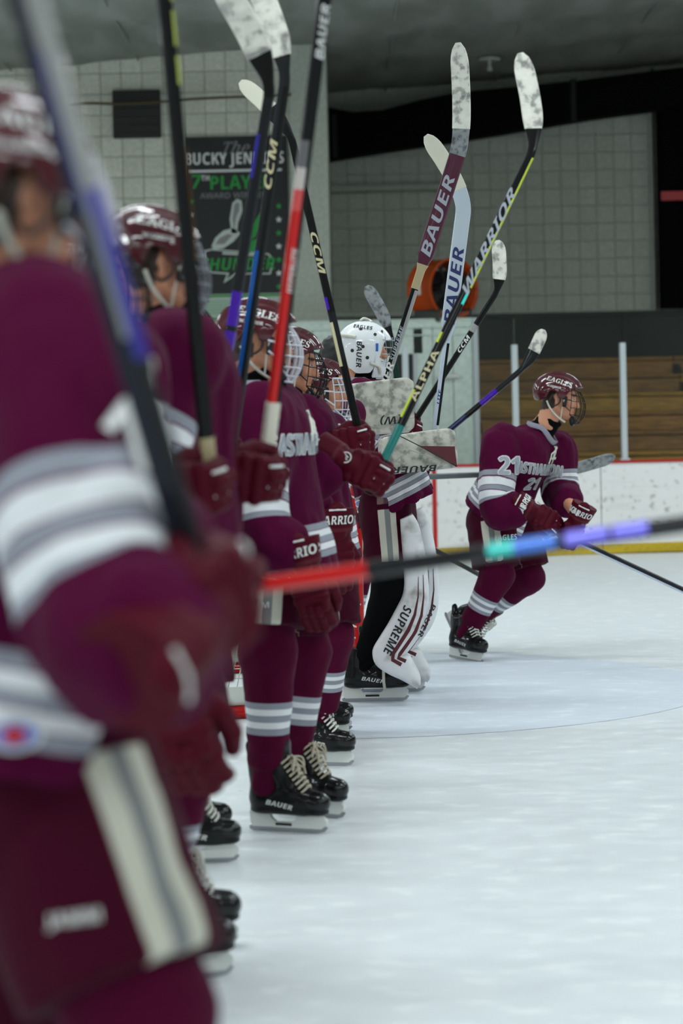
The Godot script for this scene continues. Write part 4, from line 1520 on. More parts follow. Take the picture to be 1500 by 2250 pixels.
func stands() -> void:
	# white plank partition
	var d := 23.95
	var xl := at(420, 850, d).x
	var xr := at(1040, 850, d).x
	var top := at(900, 722, d).y
	var p := thing("plank_partition", "pale grey-green partition of upright planks behind the boards", "partition", Vector3((xl + xr) / 2, 0, -d))
	var w := 0.198
	var n := int((xr - xl) / w)
	for k in n:
		var x := xr - (k + 1) * w
		var px := 750 + x * F / d
		if px > 862 and px < 905: continue
		part("plank", box(Vector3(x + 0.003, 0, -d - 0.03), Vector3(x + w - 0.003, top, -d), 0.005), M.plank, p, Transform3D(), true)
	part("top_rail", box(Vector3(xl, top, -d - 0.05), Vector3(xr, top + 0.075, -d + 0.015), 0.006), M.plank, p, Transform3D(), true)
	part("cross_rail", box(Vector3(xl, top - 0.075, -d), Vector3(xr, top - 0.06, -d + 0.012), 0.004), M.plank, p, Transform3D(), true)
	part("corner_post", box(Vector3(xr, 0, -d - 0.06), Vector3(xr + 0.055, top + 0.075, -d + 0.025), 0.006), M.post_white, p, Transform3D(), true)
	var gx := at(872, 800, d).x
	part("lintel", box(Vector3(gx - 0.2, at(890, 778, d).y, -d - 0.03), Vector3(gx + 0.26, top, -d), 0.004), M.plank, p, Transform3D(), true)
	part("door_jamb", box(Vector3(gx + 0.16, 0, -d - 0.05), Vector3(gx + 0.20, at(890, 778, d).y, -d + 0.01), 0.004), M.post_white, p, Transform3D(), true)
	part("roof_deck", box(Vector3(xl, top + 0.075, -24.55), Vector3(xr + 0.05, top + 0.095, -d), 0.004), M.plank, p, Transform3D(), true)
	var lp := thing("painted_reflection_plate", "narrow white plate painted as a lamp reflection in the rink glass", "plate", at(985, 827, 23.9))  # pale plate imitates the reflection of a strip light in the glass
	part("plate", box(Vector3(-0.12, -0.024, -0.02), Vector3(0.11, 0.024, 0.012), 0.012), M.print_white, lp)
	# drum fan on top of the partition
	var fp := at(972, 636, 24.2)
	var fan := thing("drum_fan", "orange industrial drum fan standing on the plank partition", "fan", fp)
	var fx := Transform3D(Basis(UP, 0.62) * Basis(Vector3(1, 0, 0), 0.0), fp)
	var R := 0.30
	var shell := stool()
	var rings := []
	for q in [[R, -0.19], [R + 0.012, -0.185], [R, -0.17], [R, 0.17], [R + 0.012, 0.185], [R, 0.19], [R - 0.015, 0.19], [R - 0.015, -0.19], [R, -0.19]]:
		var ring := PackedVector3Array()
		for k in 40: ring.append(Vector3(cos(TAU * k / 40) * q[0], sin(TAU * k / 40) * q[0], q[1]))
		rings.append(ring)
	skin(shell, rings, false)
	part("drum", done(shell), M.orange, fan, fx, true)
	part("rear_mesh", box(Vector3(-0.20, -0.20, -0.17), Vector3(0.20, 0.20, -0.165)), M.dark_wall, fan, fx, true)
	var motor := stool()
	add_tube(motor, [Vector3(0, 0, -0.12), Vector3(0, 0, 0.06)], 0.075, 16)
	part("motor", done(motor), M.dark_panel, fan, fx, true)
	for k in 4:
		var bl := stool()
		var a := TAU * k / 4 + 0.4
		var u := Vector3(cos(a), sin(a), 0)
		var v := Vector3(-sin(a), cos(a), 0)
		var rr := []
		for i in 6:
			var t := i / 5.0
			var tw := lerpf(0.9, 0.45, t)
			rr.append(rounded(u * lerpf(0.06, 0.265, t) + Vector3(0, 0, 0.09), (v * cos(tw) + Vector3(0, 0, 1) * sin(tw)), (Vector3(0, 0, 1) * cos(tw) - v * sin(tw)), lerpf(0.06, 0.15, t), 0.004, 0.002))
		skin(bl, rr)
		part("fan_blade", done(bl), M.dark_panel, fan, fx, true)
	var guard := stool()
	for r in [0.06, 0.11, 0.16, 0.21, 0.26, 0.295]:
		var pts := []
		for k in 33: pts.append(Vector3(cos(TAU * k / 32) * r, sin(TAU * k / 32) * r, 0.188))
		add_tube(guard, pts, 0.0035, 5)
	for k in 8: add_tube(guard, [Vector3(0, 0, 0.19), Vector3(cos(TAU * k / 8) * 0.298, sin(TAU * k / 8) * 0.298, 0.188)], 0.0035, 5)
	part("front_guard", done(guard), M.black_gloss, fan, fx, true)
	part("label_strip", box(Vector3(-0.306, -0.06, -0.02), Vector3(-0.296, 0.09, 0.03), 0.002), M.print_white, fan, fx, true)
	for sx in [-0.2, 0.2]:
		part("foot", box(Vector3(sx - 0.02, -0.335, -0.2), Vector3(sx + 0.02, -0.2, 0.2), 0.008), M.dark_panel, fan, fx, true)
	# wooden bleachers behind the glass
	var bx := at(1058, 900, 24.2).x
	var s := thing("wooden_bleachers", "stepped brown wooden bleacher benches behind the rink glass", "bleachers", Vector3(bx + 3, 0, -25))
	for i in 7:
		var z := -24.3 - 0.56 * i
		var y := 0.70 + 0.205 * i
		for k in 4:
			var xx := bx + 0.004 + 2.4 * k
			var tone: Material = [M.wood_a, M.wood_b, M.wood_c][(i * 2 + k) % 3]
			part("riser_plank", box(Vector3(xx, y - 0.185, z - 0.03), Vector3(xx + 2.39, y - 0.028, z), 0.006), tone, s, Transform3D(), true)
			part("seat_plank", box(Vector3(xx, y - 0.02, z - 0.52), Vector3(xx + 2.39, y + 0.02, z + 0.03), 0.008), tone, s, Transform3D(), true)
	for k in 5:
		var st := stool()
		add_plate(st, v2([-24.34, 0, -24.34, 0.66, -27.7, 1.9, -27.7, 0]), 0.06, Transform3D(Basis(Vector3(0, 0, 1), Vector3(0, 1, 0), Vector3(-1, 0, 0)), Vector3(bx + 0.06 + 2.38 * k, -0.02, 0)))
		part("stringer", done(st), M.dark_wall, s, Transform3D(), true)

func goal() -> void:
	var pn := ground(733, 11.25)
	var pf := ground(790, 13.08)
	var g := thing("hockey_goal", "red framed hockey goal with white net behind the goalies", "goal", pn)
	var back := Vector3(-1, 0, 0.0)
	var H := 1.22
	part("post", tube([pn, pn + UP * H], 0.030, 12), M.goal_red, g, Transform3D(), true)
	part("post", tube([pf, pf + UP * H], 0.030, 12), M.goal_red, g, Transform3D(), true)
	part("crossbar", tube([pn + UP * H, pf + UP * H], 0.030, 12), M.goal_red, g, Transform3D(), true)
	var bn := pn + back * 1.02
	var bf := pf + back * 1.02
	part("base_pipe", tube(curve([pn + UP * 0.03, pn + back * 0.8 + UP * 0.03, (bn + bf) / 2 + back * 0.06 + UP * 0.03, pf + back * 0.8 + UP * 0.03, pf + UP * 0.03], 8), 0.03, 10), M.goal_red, g, Transform3D(), true)
	part("base_pad", tube(curve([pn + back * 0.25 + UP * 0.10, pn + back * 0.78 + UP * 0.10, (bn + bf) / 2 + UP * 0.10, pf + back * 0.78 + UP * 0.10, pf + back * 0.25 + UP * 0.10], 8), 0.045, 10), M.pad_white, g, Transform3D(), true)
	var tn := pn + UP * H + back * 0.45
	var tf := pf + UP * H + back * 0.45
	part("top_pipe", tube(curve([pn + UP * H, tn, tf, pf + UP * H], 8), 0.02, 10), M.goal_red, g, Transform3D(), true)
	# netting: strings over the two sides, the back and the top
	var net := stool()
	var sheet := func(a: Vector3, b: Vector3, c: Vector3, e: Vector3, nu: int, nv: int, sag: Vector3) -> void:
		var P := func(u: float, v: float) -> Vector3:
			return a.lerp(b, u).lerp(e.lerp(c, u), v) + sag * sin(PI * u) * sin(PI * v)
		for i in nu + 1:
			var line := []
			for k in 7: line.append(P.call(float(i) / nu, k / 6.0))
			add_tube(net, line, 0.0026, 4)
		for i in nv + 1:
			var line := []
			for k in 7: line.append(P.call(k / 6.0, float(i) / nv))
			add_tube(net, line, 0.0026, 4)
	sheet.call(pn, pn + back * 0.95, tn, pn + UP * H, 22, 27, Vector3(0, 0, 0.03))
	sheet.call(pf, pf + back * 0.95, tf, pf + UP * H, 22, 27, Vector3(0, 0, -0.03))
	sheet.call(bn, bf, tf, tn, 40, 28, Vector3(-0.05, 0, 0))
	sheet.call(pn + UP * H, tn, tf, pf + UP * H, 10, 40, Vector3(0, -0.03, 0))
	tag(part("net", done(net), M.net, g, Transform3D(), true), "white string netting", "", "", "stuff")
	var lace := stool()
	for p in [pn, pf]:
		var line := []
		for k in 61: line.append(p + UP * (0.04 + 1.15 * k / 60.0) + Vector3(cos(k * 1.9) * 0.036 - 0.012, 0, sin(k * 1.9) * 0.036))
		add_tube(lace, line, 0.005, 5)
	part("net_lacing", done(lace), M.lace, g, Transform3D(), true)

# ---------------------------------------------------------------- materials
var folds: FastNoiseLite

func materials() -> void:
	folds = noise(5.5, 11, FastNoiseLite.TYPE_SIMPLEX_SMOOTH, 3)
	folds.fractal_type = FastNoiseLite.FRACTAL_RIDGED
	folds.fractal_gain = 0.35

	var maroon := Color(0.285, 0.022, 0.175)
	var sock_m := Color(0.285, 0.03, 0.155)
	var white := Color(0.86, 0.87, 0.88)
	var grey := Color(0.56, 0.57, 0.61)
	# v from 0 (cuff) over 0.5 (shoulder, chest) to 1 (hem)
	var js := [[0.0, 1.0, maroon]]
	for k in 5:
		js.append([0.262 + 0.023 * k, 0.262 + 0.023 * (k + 1), grey if k % 2 == 0 else white])
		js.append([0.815 + 0.027 * k, 0.815 + 0.027 * (k + 1), grey if k % 2 == 0 else white])
	M.jersey = cloth(Color.WHITE, bands(js))
	var ss := [[0.0, 1.0, sock_m]]
	for k in 5: ss.append([0.50 + 0.052 * k, 0.50 + 0.052 * (k + 1), grey if k % 2 == 0 else white])
	M.sock = cloth(Color.WHITE, bands(ss))
	M.jersey.texture_repeat = false
	M.sock.texture_repeat = false
	# pants: a pale stripe with a grey middle down the outer side
	var pim := Image.create(256, 64, false, Image.FORMAT_RGBA8)
	pim.fill(Color(0.23, 0.03, 0.11))
	pim.fill_rect(Rect2i(114, 6, 30, 58), Color(0.78, 0.77, 0.71))
	pim.fill_rect(Rect2i(125, 6, 9, 58), Color(0.50, 0.51, 0.51))
	M.pants = cloth(Color.WHITE, ImageTexture.create_from_image(pim))
	M.black_cloth = cloth(Color(0.035, 0.035, 0.04))
	M.grey_trim = cloth(Color(0.58, 0.57, 0.62))
	M.skin = mat(Color.WHITE, 0.55)
	M.skin.vertex_color_use_as_albedo = true
	M.skin.subsurf_scatter_enabled = true
	M.skin.subsurf_scatter_strength = 0.12
	M.glove = mat(Color.WHITE, 0.6, 0.0, 0.25)
	M.glove.vertex_color_use_as_albedo = true
	M.helmet = coated(Color(0.27, 0.03, 0.09), 0.5, 0.9)
	M.helmet.clearcoat_roughness = 0.05
	M.mask_white = coated(Color(0.86, 0.87, 0.88), 0.3, 0.6)
	M.rubber = mat(Color(0.03, 0.03, 0.035), 0.5)
	M.strap = mat(Color(0.80, 0.79, 0.74), 0.7)
	M.cage_white = mat(Color(0.80, 0.80, 0.84), 0.35)
	M.cage_dark = mat(Color(0.10, 0.10, 0.11), 0.35, 0.6)
	M.cage_grey = mat(Color(0.50, 0.52, 0.56), 0.3, 0.7)
	M.cup = mat(Color(0.10, 0.10, 0.12), 0.35)
	M.clear_plastic = mat(Color(0.9, 0.9, 0.92, 0.35), 0.1)
	M.clear_plastic.transparency = BaseMaterial3D.TRANSPARENCY_ALPHA
	M.boot = coated(Color(0.035, 0.037, 0.045), 0.45, 0.35)
	M.boot_cap = coated(Color(0.05, 0.05, 0.06), 0.3, 0.6)
	M.holder = mat(Color(0.86, 0.87, 0.85), 0.4)
	M.steel = mat(Color(0.62, 0.63, 0.65), 0.28, 0.85)
	M.lace = mat(Color(0.86, 0.86, 0.82), 0.85)
	M.lace_tan = mat(Color(0.74, 0.70, 0.62), 0.85)
	M.print_white = mat(Color(0.84, 0.84, 0.83), 0.6)
	M.print_grey = mat(Color(0.60, 0.62, 0.66), 0.7)
	M.print_black = mat(Color(0.05, 0.05, 0.06), 0.6)
	M.print_navy = mat(Color(0.12, 0.15, 0.38), 0.6)
	M.print_gold = mat(Color(0.74, 0.70, 0.55), 0.45)
	M.maroon_flat = mat(Color(0.32, 0.06, 0.10), 0.6)
	M.badge_blue = mat(Color(0.42, 0.50, 0.78), 0.6)
	M.tab_blue = mat(Color(0.10, 0.38, 0.72), 0.5)
	# sticks
	M.black_gloss = coated(Color(0.022, 0.022, 0.026), 0.5, 0.2)
	M.dark_stick = coated(Color(0.09, 0.095, 0.11), 0.5, 0.25)
	M.grey_stick = coated(Color(0.56, 0.56, 0.55), 0.4, 0.4)
	M.navy_stick = coated(Color(0.09, 0.12, 0.28), 0.35, 0.5)
	M.navy_dark = coated(Color(0.07, 0.08, 0.15), 0.5, 0.25)
	M.blue_violet = coated(Color(0.16, 0.14, 0.55), 0.35, 0.5)
	M.red_stick = coated(Color(0.80, 0.03, 0.03), 0.35, 0.5)
	M.blue_stick = coated(Color(0.03, 0.30, 0.58), 0.35, 0.5)
	M.purple_stick = coated(Color(0.25, 0.04, 0.60), 0.35, 0.5)
	M.teal_stick = coated(Color(0.03, 0.42, 0.40), 0.35, 0.5)
	M.lime = mat(Color(0.72, 0.78, 0.14), 0.45)
	M.lime_dull = mat(Color(0.62, 0.66, 0.26), 0.5)
	M.cyan = coated(Color(0.10, 0.85, 0.80), 0.25, 0.9)
	M.violet_foil = coated(Color(0.48, 0.44, 1.0), 0.25, 0.9)
	M.blue_foil = coated(Color(0.18, 0.48, 0.92), 0.25, 0.9)
	M.gold_edge = coated(Color(0.30, 0.20, 0.08), 0.5, 0.2)
	M.white_shaft = coated(Color(0.76, 0.80, 0.86), 0.35, 0.4)
	M.paddle_grey = coated(Color(0.74, 0.78, 0.82), 0.4, 0.3)
	M.fade_a = coated(Color(0.84, 0.30, 0.30), 0.35, 0.5)
	M.fade_b = coated(Color(0.78, 0.74, 0.72), 0.35, 0.5)
	M.fade_c = coated(Color(0.40, 0.39, 0.40), 0.35, 0.5)
	M.maroon_paddle = coated(Color(0.30, 0.13, 0.20), 0.4, 0.3)
	M.teal_dark = coated(Color(0.06, 0.18, 0.15), 0.4, 0.3)
	M.steel_stick = coated(Color(0.45, 0.48, 0.48), 0.35, 0.3)
	var scuff := ramp_tex(noise(0.012, 21, FastNoiseLite.TYPE_SIMPLEX_SMOOTH, 5), [0.0, 0.28, 0.46, 1.0], [Color(0.30, 0.30, 0.32), Color(0.58, 0.58, 0.56), Color(0.84, 0.83, 0.79), Color(0.91, 0.90, 0.86)])
	M.tape = planar(mat(Color.WHITE, 0.9), scuff, Vector3(2.6, 2.6, 2.6))
	M.tape_clean = mat(Color(0.84, 0.83, 0.76), 0.9)
	M.tape_grey = planar(mat(Color(0.62, 0.64, 0.68), 0.9), scuff, Vector3(4, 4, 4))
	M.grip = mat(Color(0.84, 0.82, 0.76), 0.9)
	M.grip_tan = mat(Color(0.66, 0.60, 0.47), 0.9)
	M.pad = planar(mat(Color.WHITE, 0.5), ramp_tex(noise(0.010, 31, FastNoiseLite.TYPE_SIMPLEX_SMOOTH, 5), [0.0, 0.20, 0.36, 1.0], [Color(0.55, 0.54, 0.53), Color(0.76, 0.75, 0.74), Color(0.86, 0.86, 0.87), Color(0.90, 0.90, 0.91)]), Vector3(1.3, 1.3, 1.3))
	M.blocker = planar(mat(Color.WHITE, 0.65), ramp_tex(noise(0.009, 41, FastNoiseLite.TYPE_SIMPLEX_SMOOTH, 6), [0.0, 0.30, 0.50, 1.0], [Color(0.34, 0.34, 0.32), Color(0.50, 0.50, 0.47), Color(0.72, 0.71, 0.66), Color(0.80, 0.79, 0.75)]), Vector3(3.4, 3.4, 3.4))
	# the place
	var ice := ramp_tex(noise(0.02, 51, FastNoiseLite.TYPE_SIMPLEX_SMOOTH, 6), [0.0, 0.45, 0.66, 0.74, 1.0], [Color(0.87, 0.89, 0.905), Color(0.885, 0.903, 0.915), Color(0.89, 0.909, 0.92), Color(0.92, 0.935, 0.942), Color(0.96, 0.97, 0.972)], 1024)
	M.ice = planar(mat(Color.WHITE, 0.30, 0.0, 0.4), ice, Vector3(0.22, 0.22, 0.34))
	var scratch := ramp_tex(noise(0.05, 52, FastNoiseLite.TYPE_SIMPLEX_SMOOTH, 5), [0.0, 1.0], [Color(0.36, 0.36, 0.36), Color(0.56, 0.56, 0.56)], 512)
	M.ice.roughness_texture = scratch
	M.ice.roughness = 0.75
	M.ice.heightmap_enabled = true
	M.ice.heightmap_texture = scratch
	M.ice.heightmap_scale = 0.015
	M.crease = planar(mat(Color(0.955, 0.968, 1.0), 0.4), ice, Vector3(0.22, 0.22, 0.34))
	M.line_red = mat(Color(0.86, 0.55, 0.55), 0.4)
	M.concrete = mat(Color(0.35, 0.36, 0.36), 0.9)
	M.board = planar(mat(Color.WHITE, 0.4), ramp_tex(noise(0.03, 61, FastNoiseLite.TYPE_SIMPLEX_SMOOTH, 5), [0.0, 0.2, 0.3, 1.0], [Color(0.62, 0.61, 0.58), Color(0.78, 0.77, 0.75), Color(0.92, 0.915, 0.905), Color(0.94, 0.935, 0.925)]), Vector3(0.6, 0.6, 0.6))
	M.yellow = planar(mat(Color.WHITE, 0.5), ramp_tex(noise(0.03, 62), [0.0, 0.3, 1.0], [Color(0.55, 0.45, 0.10), Color(0.78, 0.66, 0.10), Color(0.84, 0.72, 0.14)]), Vector3(1.4, 1.4, 1.4))
	M.cap_red = mat(Color(0.72, 0.06, 0.07), 0.4)
	M.goal_red = coated(Color(0.72, 0.03, 0.025), 0.35, 0.5)
	M.post_white = mat(Color(0.74, 0.77, 0.78), 0.4)
	M.glass = mat(Color(0.5, 0.55, 0.54, 0.012), 0.02)
	M.glass.transparency = BaseMaterial3D.TRANSPARENCY_ALPHA
	var grain := ramp_tex(noise(0.03, 71, FastNoiseLite.TYPE_SIMPLEX_SMOOTH, 4), [0.0, 1.0], [Color(0.88, 0.88, 0.88), Color(1, 1, 1)])
	M.block_a = planar(mat(Color(0.82, 0.825, 0.765), 0.75), grain, Vector3(1, 1, 1))
	M.block_b = planar(mat(Color(0.84, 0.845, 0.785), 0.75), grain, Vector3(1, 1, 1))
	M.block_c = planar(mat(Color(0.80, 0.805, 0.745), 0.75), grain, Vector3(1, 1, 1))
	M.mortar = mat(Color(0.62, 0.64, 0.60), 0.9)
	M.far_a = planar(mat(Color(0.76, 0.78, 0.73), 0.8), grain, Vector3(1, 1, 1))
	M.far_b = planar(mat(Color(0.775, 0.795, 0.745), 0.8), grain, Vector3(1, 1, 1))
	M.far_mortar = mat(Color(0.70, 0.72, 0.67), 0.9)
	M.pilaster = planar(mat(Color(0.72, 0.74, 0.69), 0.8), grain, Vector3(1, 1, 1))
	M.dark_wall = mat(Color(0.055, 0.07, 0.075), 0.8)
	M.dark_panel = mat(Color(0.14, 0.145, 0.135), 0.7)
	M.ceiling = planar(mat(Color(0.56, 0.575, 0.55), 0.6), ramp_tex(noise(0.012, 91, FastNoiseLite.TYPE_SIMPLEX_SMOOTH, 5), [0.0, 0.4, 0.6, 1.0], [Color(0.78, 0.78, 0.77), Color(0.86, 0.87, 0.86), Color(0.94, 0.94, 0.94), Color(1, 1, 1)]), Vector3(0.3, 0.3, 0.08))
	M.seam = mat(Color(0.52, 0.54, 0.52), 0.6)
	M.cable = mat(Color(0.30, 0.25, 0.14), 0.7)
	M.banner_black = mat(Color(0.055, 0.06, 0.06), 0.55)
	M.banner_white = mat(Color(0.72, 0.75, 0.72), 0.6)
	M.banner_grey = mat(Color(0.50, 0.50, 0.50), 0.6)
	M.green = mat(Color(0.05, 0.55, 0.20), 0.55)
	M.green_pale = mat(Color(0.45, 0.68, 0.52), 0.6)
	M.blue_card = mat(Color(0.06, 0.14, 0.42), 0.5)
	M.plank = planar(mat(Color(0.86, 0.92, 0.88), 0.55), grain, Vector3(0.8, 0.8, 0.8))
	M.orange = coated(Color(0.72, 0.27, 0.05), 0.45, 0.3)
	var wood := ramp_tex(noise(0.02, 81, FastNoiseLite.TYPE_SIMPLEX_SMOOTH, 5), [0.0, 0.5, 1.0], [Color(0.62, 0.60, 0.58), Color(0.85, 0.83, 0.80), Color(1, 1, 1)])
	M.wood_a = planar(mat(Color(0.66, 0.46, 0.13), 0.6), wood, Vector3(0.35, 2.5, 1.2))
	M.wood_b = planar(mat(Color(0.58, 0.41, 0.13), 0.6), wood, Vector3(0.35, 2.5, 1.2))
	M.wood_c = planar(mat(Color(0.72, 0.55, 0.14), 0.6), wood, Vector3(0.35, 2.5, 1.2))
	M.pad_white = mat(Color(0.82, 0.83, 0.80), 0.6)
	M.net = mat(Color(0.72, 0.74, 0.68), 0.8)
	M.hair = mat(Color(0.05, 0.04, 0.04), 0.6)
	M.lamp_case = mat(Color(0.6, 0.6, 0.6), 0.5)
	M.lamp_glow = mat(Color(0.9, 0.95, 1.0), 0.5)
	M.lamp_glow.emission_enabled = true
	M.lamp_glow.emission = Color(0.93, 0.98, 1.0)
	M.lamp_glow.emission_energy_multiplier = 6.0

# ---------------------------------------------------------------- camera, light, exposure
func view_and_light() -> void:
	var at_lens := CameraAttributesPhysical.new()
	at_lens.frustum_focal_length = 12.0 / (1125.0 / F)
	at_lens.frustum_focus_distance = 11.2
	at_lens.frustum_near = 0.05
	at_lens.frustum_far = 200.0
	at_lens.exposure_aperture = 1.9
	var cam := Camera3D.new()
	cam.name = "camera"
	add_child(cam)
	cam.attributes = at_lens
	cam.projection = Camera3D.PROJECTION_FRUSTUM
	cam.near = 0.05
	cam.far = 200.0
	cam.size = 2.0 * 1125.0 / F * 0.05
	cam.frustum_offset = Vector2(0, -225.0 / F * 0.05)
	cam.transform = Transform3D(Basis(Vector3(cos(ROLL), -sin(ROLL), 0), Vector3(sin(ROLL), cos(ROLL), 0), Vector3(0, 0, 1)), EYE)
	cam.current = true
	var env := Environment.new()
	env.background_mode = Environment.BG_COLOR
	env.background_color = Color.BLACK
	env.tonemap_mode = Environment.TONE_MAPPER_LINEAR
	env.tonemap_exposure = 1.0
	env.sdfgi_enabled = true
	env.ssao_enabled = true
	env.ssil_enabled = true
	var we := WorldEnvironment.new()
	we.name = "environment"
	we.environment = env
	add_child(we)

func lamps() -> void:
	var cs := box(Vector3(-1.24, 0.0, -0.20), Vector3(1.24, 0.09, 0.20), 0.01)
	var pn := box(Vector3(-1.2, -0.012, -0.17), Vector3(1.2, 0.0, 0.17))
	for z in [8.0, 3.0, -2.0, -7.0, -12.0, -16.5, -20.5]:
		for x in ([-12.0, -8.6, -5.2, 5.4, 8.8, 12.2] if z < -18 else [-10.0, -5.4, -0.8, 3.8, 8.4]):  # row nearest the far wall is added outside the view to brighten that wall
			var l := thing("ceiling_lamp", "long flat strip light hanging under the rink roof", "lamp", Vector3(x, ceiling_h(x) - 0.55, z), "strip lights over the ice")
			part("housing", cs, M.lamp_case, l)
			part("glowing_panel", pn, M.lamp_glow, l)
			part("hanger", tube([Vector3(-1, 0.08, 0), Vector3(-1, 0.6, 0)], 0.006, 5), M.lamp_case, l)
			part("hanger", tube([Vector3(1, 0.08, 0), Vector3(1, 0.6, 0)], 0.006, 5), M.lamp_case, l)
			var a := AreaLight3D.new()
			a.name = "light"
			a.area_size = Vector2(2.4, 0.34)
			a.light_energy = 6.9
			a.light_color = Color(0.95, 0.99, 1.0)
			a.shadow_enabled = true
			a.area_range = 60.0
			l.add_child(a)
			a.position = Vector3(0, -0.02, 0)
			a.rotation = Vector3(-PI / 2, 0, 0)

# ---------------------------------------------------------------- team and sticks
func through(a: Vector3, b: Vector3, l: float) -> Vector3:
	return a + (b - a).normalized() * l

func team() -> void:
	# ----- nearest player, cropped by the frame
	var s1a := at(462, 1370, 2.86)
	var s1b := through(s1a, at(62, 0, 2.62), 1.46)
	var J := pose(ground(40, 3.12), 1.80, 12)
	J.head = at(0, 452, 3.12)
	var ya := deg_to_rad(38)
	J.hf = Vector3(cos(ya), -0.05, -sin(ya)).normalized()
	J.hu = (UP - J.hf * UP.dot(J.hf)).normalized()
	J.neck = at(10, 672, 3.12)
	J.chest = at(60, 940, 3.12)
	J.pel = at(35, 1480, 3.12)
	J.shR = at(110, 800, 2.98)
	J.shL = at(40, 790, 3.38)
	J.hiR = at(105, 1690, 3.04)
	J.hiL = at(40, 1600, 3.26)
	J.knR = at(300, 2230, 2.95)
	J.knL = at(20, 2230, 3.40)
	J.anR = at(300, 2800, 3.0)
	J.anL = at(0, 2800, 3.4)
	J.footR = Vector3(J.anR.x, 0, J.anR.z)
	J.footL = Vector3(J.anL.x, 0, J.anL.z)
	J.elR = at(236, 1352, 2.82)
	var hR := grip_frame(at(440, 1295, 2.86), s1b - s1a, Vector3(0.5, 0.1, -0.85), Vector3(0.8, 0.1, 0.6), 1.05)
	var s16a := at(455, 1304, 3.98)
	var s16b := through(s16a, at(1500, 1152, 3.75), 1.50)
	var hL := grip_frame(at(486, 1299, 3.97), s16b - s16a, Vector3(0.3, -0.4, -0.8), Vector3(-0.5, 0.2, 1), 1.05)
	var p := person("player in maroon jersey with number 1 sleeve, holding a grey raised stick", J, {"R": hR, "L": hL}, {
		"cell": 0.012, "cage": M.cage_white, "wire": 0.003, "thumbR": s1b - s1a, "thumbL": s16b - s16a, "cuffR": [], "sleeveR": 0.9, "hem": at(-5, 1650, 3.12), "pants": 0.88, "stripe": 0.5})
	decal(p, J.jersey, "1", Transform3D(Basis(Vector3(0, 0, 1), 0.30), at(255, 965, 2.7)), 0.092, M.print_white, null, 1.0)
	badge(p, J.jersey, at(15, 1632, 2.8))
	decal(p, J.pants, "JAMM", Transform3D(Basis(Vector3(0, 0, 1), 0.14), at(150, 2040, 2.8)), 0.014, M.print_white, null, 1.2)
	stick("raised_stick", "blurred grey and navy stick raised by the player with number 1 sleeve", s1a, s1b, s1b + Vector3(-0.2, 0.22, 0.05), {
		"finish": [[0.0, 0.27, M.dark_stick], [0.27, 1.0, M.grey_stick]], "width": 0.036, "edge": [[0.0, 1.0, M.navy_dark, 1.0, 0.55], [0.25, 0.40, M.blue_violet, -1.0, 0.4], [0.38, 0.52, M.blue_violet, 0.15, 0.25]]})
	stick("level_stick", "red and dark stick with blue foil patches held out level across the ice", s16a, s16b, s16b + Vector3(0.25, 0.05, 0.1), {
		"width": 0.026, "finish": [[0.0, 0.20, M.red_stick], [0.20, 0.34, M.dark_stick], [0.34, 1.0, M.dark_stick]],
		"edge": [[0.345, 0.375, M.cyan, 1.0], [0.375, 0.425, M.blue_foil, 1.0], [0.435, 0.485, M.violet_foil, 1.0], [0.49, 0.53, M.violet_foil, 1.0], [0.62, 0.67, M.maroon_flat, -1.0]]})

	# ----- second player, face in profile between the helmets
	var s2a := at(458, 1030, 5.25)
	var s2b := through(s2a, at(362, 0, 5.05), 1.44)
	J = pose(ground(175, 5.35), 1.84, 8)
	J.head = at(172, 618, 5.35)
	J.neck = at(165, 775, 5.35)
	J.chest = at(205, 960, 5.35)
	J.pel = at(235, 1330, 5.35)
	J.shR = at(250, 800, 5.15)
	J.shL = at(250, 800, 5.55)
	J.footR = ground(190, 5.2)
	J.footL = ground(240, 5.55)
	J.anR = J.footR + Vector3(-0.02, 0.17, 0)
	J.anL = J.footL + Vector3(-0.02, 0.17, 0)
	hL = grip_frame(at(447, 1065, 5.24), s2b - s2a, Vector3(0.9, 0.15, -0.1), Vector3(-0.1, 0.2, 1), 1.1)
	hR = rest_frame(at(370, 1492, 4.78), Vector3(0.24, -0.96, 0.0), Vector3(-0.25, 0.0, 1), 1.22)
	p = person("player in maroon jersey with profile face showing, holding a black raised stick", J, {"R": hR, "L": hL}, {
		"cell": 0.015, "cage": M.cage_dark, "handR": "rest", "thumbR": Vector3(1, 0, 0), "thumbL": s2b - s2a, "elbowL": Vector3(-0.2, -1, 0.3), "sleeveR": 0.5})
	decal(p, J.jersey, "8", facing(at(362, 935, 4.9), Vector3(0.8, 0, -0.3), Vector3(0.3, 0, 1)), 0.12, M.print_white)
	stick("raised_stick", "black stick with yellow dashes near its blade and a thin gold edge", s2a, s2b, s2b + Vector3(0.1, 0.27, 0.0), {
		"grip": 0.07, "grip_mat": M.grip_tan, "finish": [[0.0, 1.0, M.black_gloss]],
		"edge": [[0.34, 0.52, M.gold_edge, -1.0, 0.22], [0.62, 0.665, M.lime_dull, -1.0, 0.3], [0.68, 0.735, M.lime_dull, -1.0, 0.3], [0.75, 0.77, M.lime_dull, -1.0, 0.3], [0.79, 0.80, M.cyan, -1.0, 0.3]]})

	# ----- third player: tall, helmet with ear guard
	var s3a := at(584, 1010, 6.15)
	var s3b := through(s3a, at(712, 0, 5.95), 1.46)
	J = pose(ground(345, 6.1), 1.90, 20)
	J.head = at(330, 585, 6.1)
	ya = deg_to_rad(30)
	J.hf = Vector3(cos(ya), -0.08, -sin(ya)).normalized()
	J.hu = (UP - J.hf * UP.dot(J.hf)).normalized()
	J.neck = at(332, 738, 6.1)
	J.chest = at(375, 890, 6.1)
	J.pel = at(360, 1290, 6.1)
	J.shR = at(385, 775, 5.9)
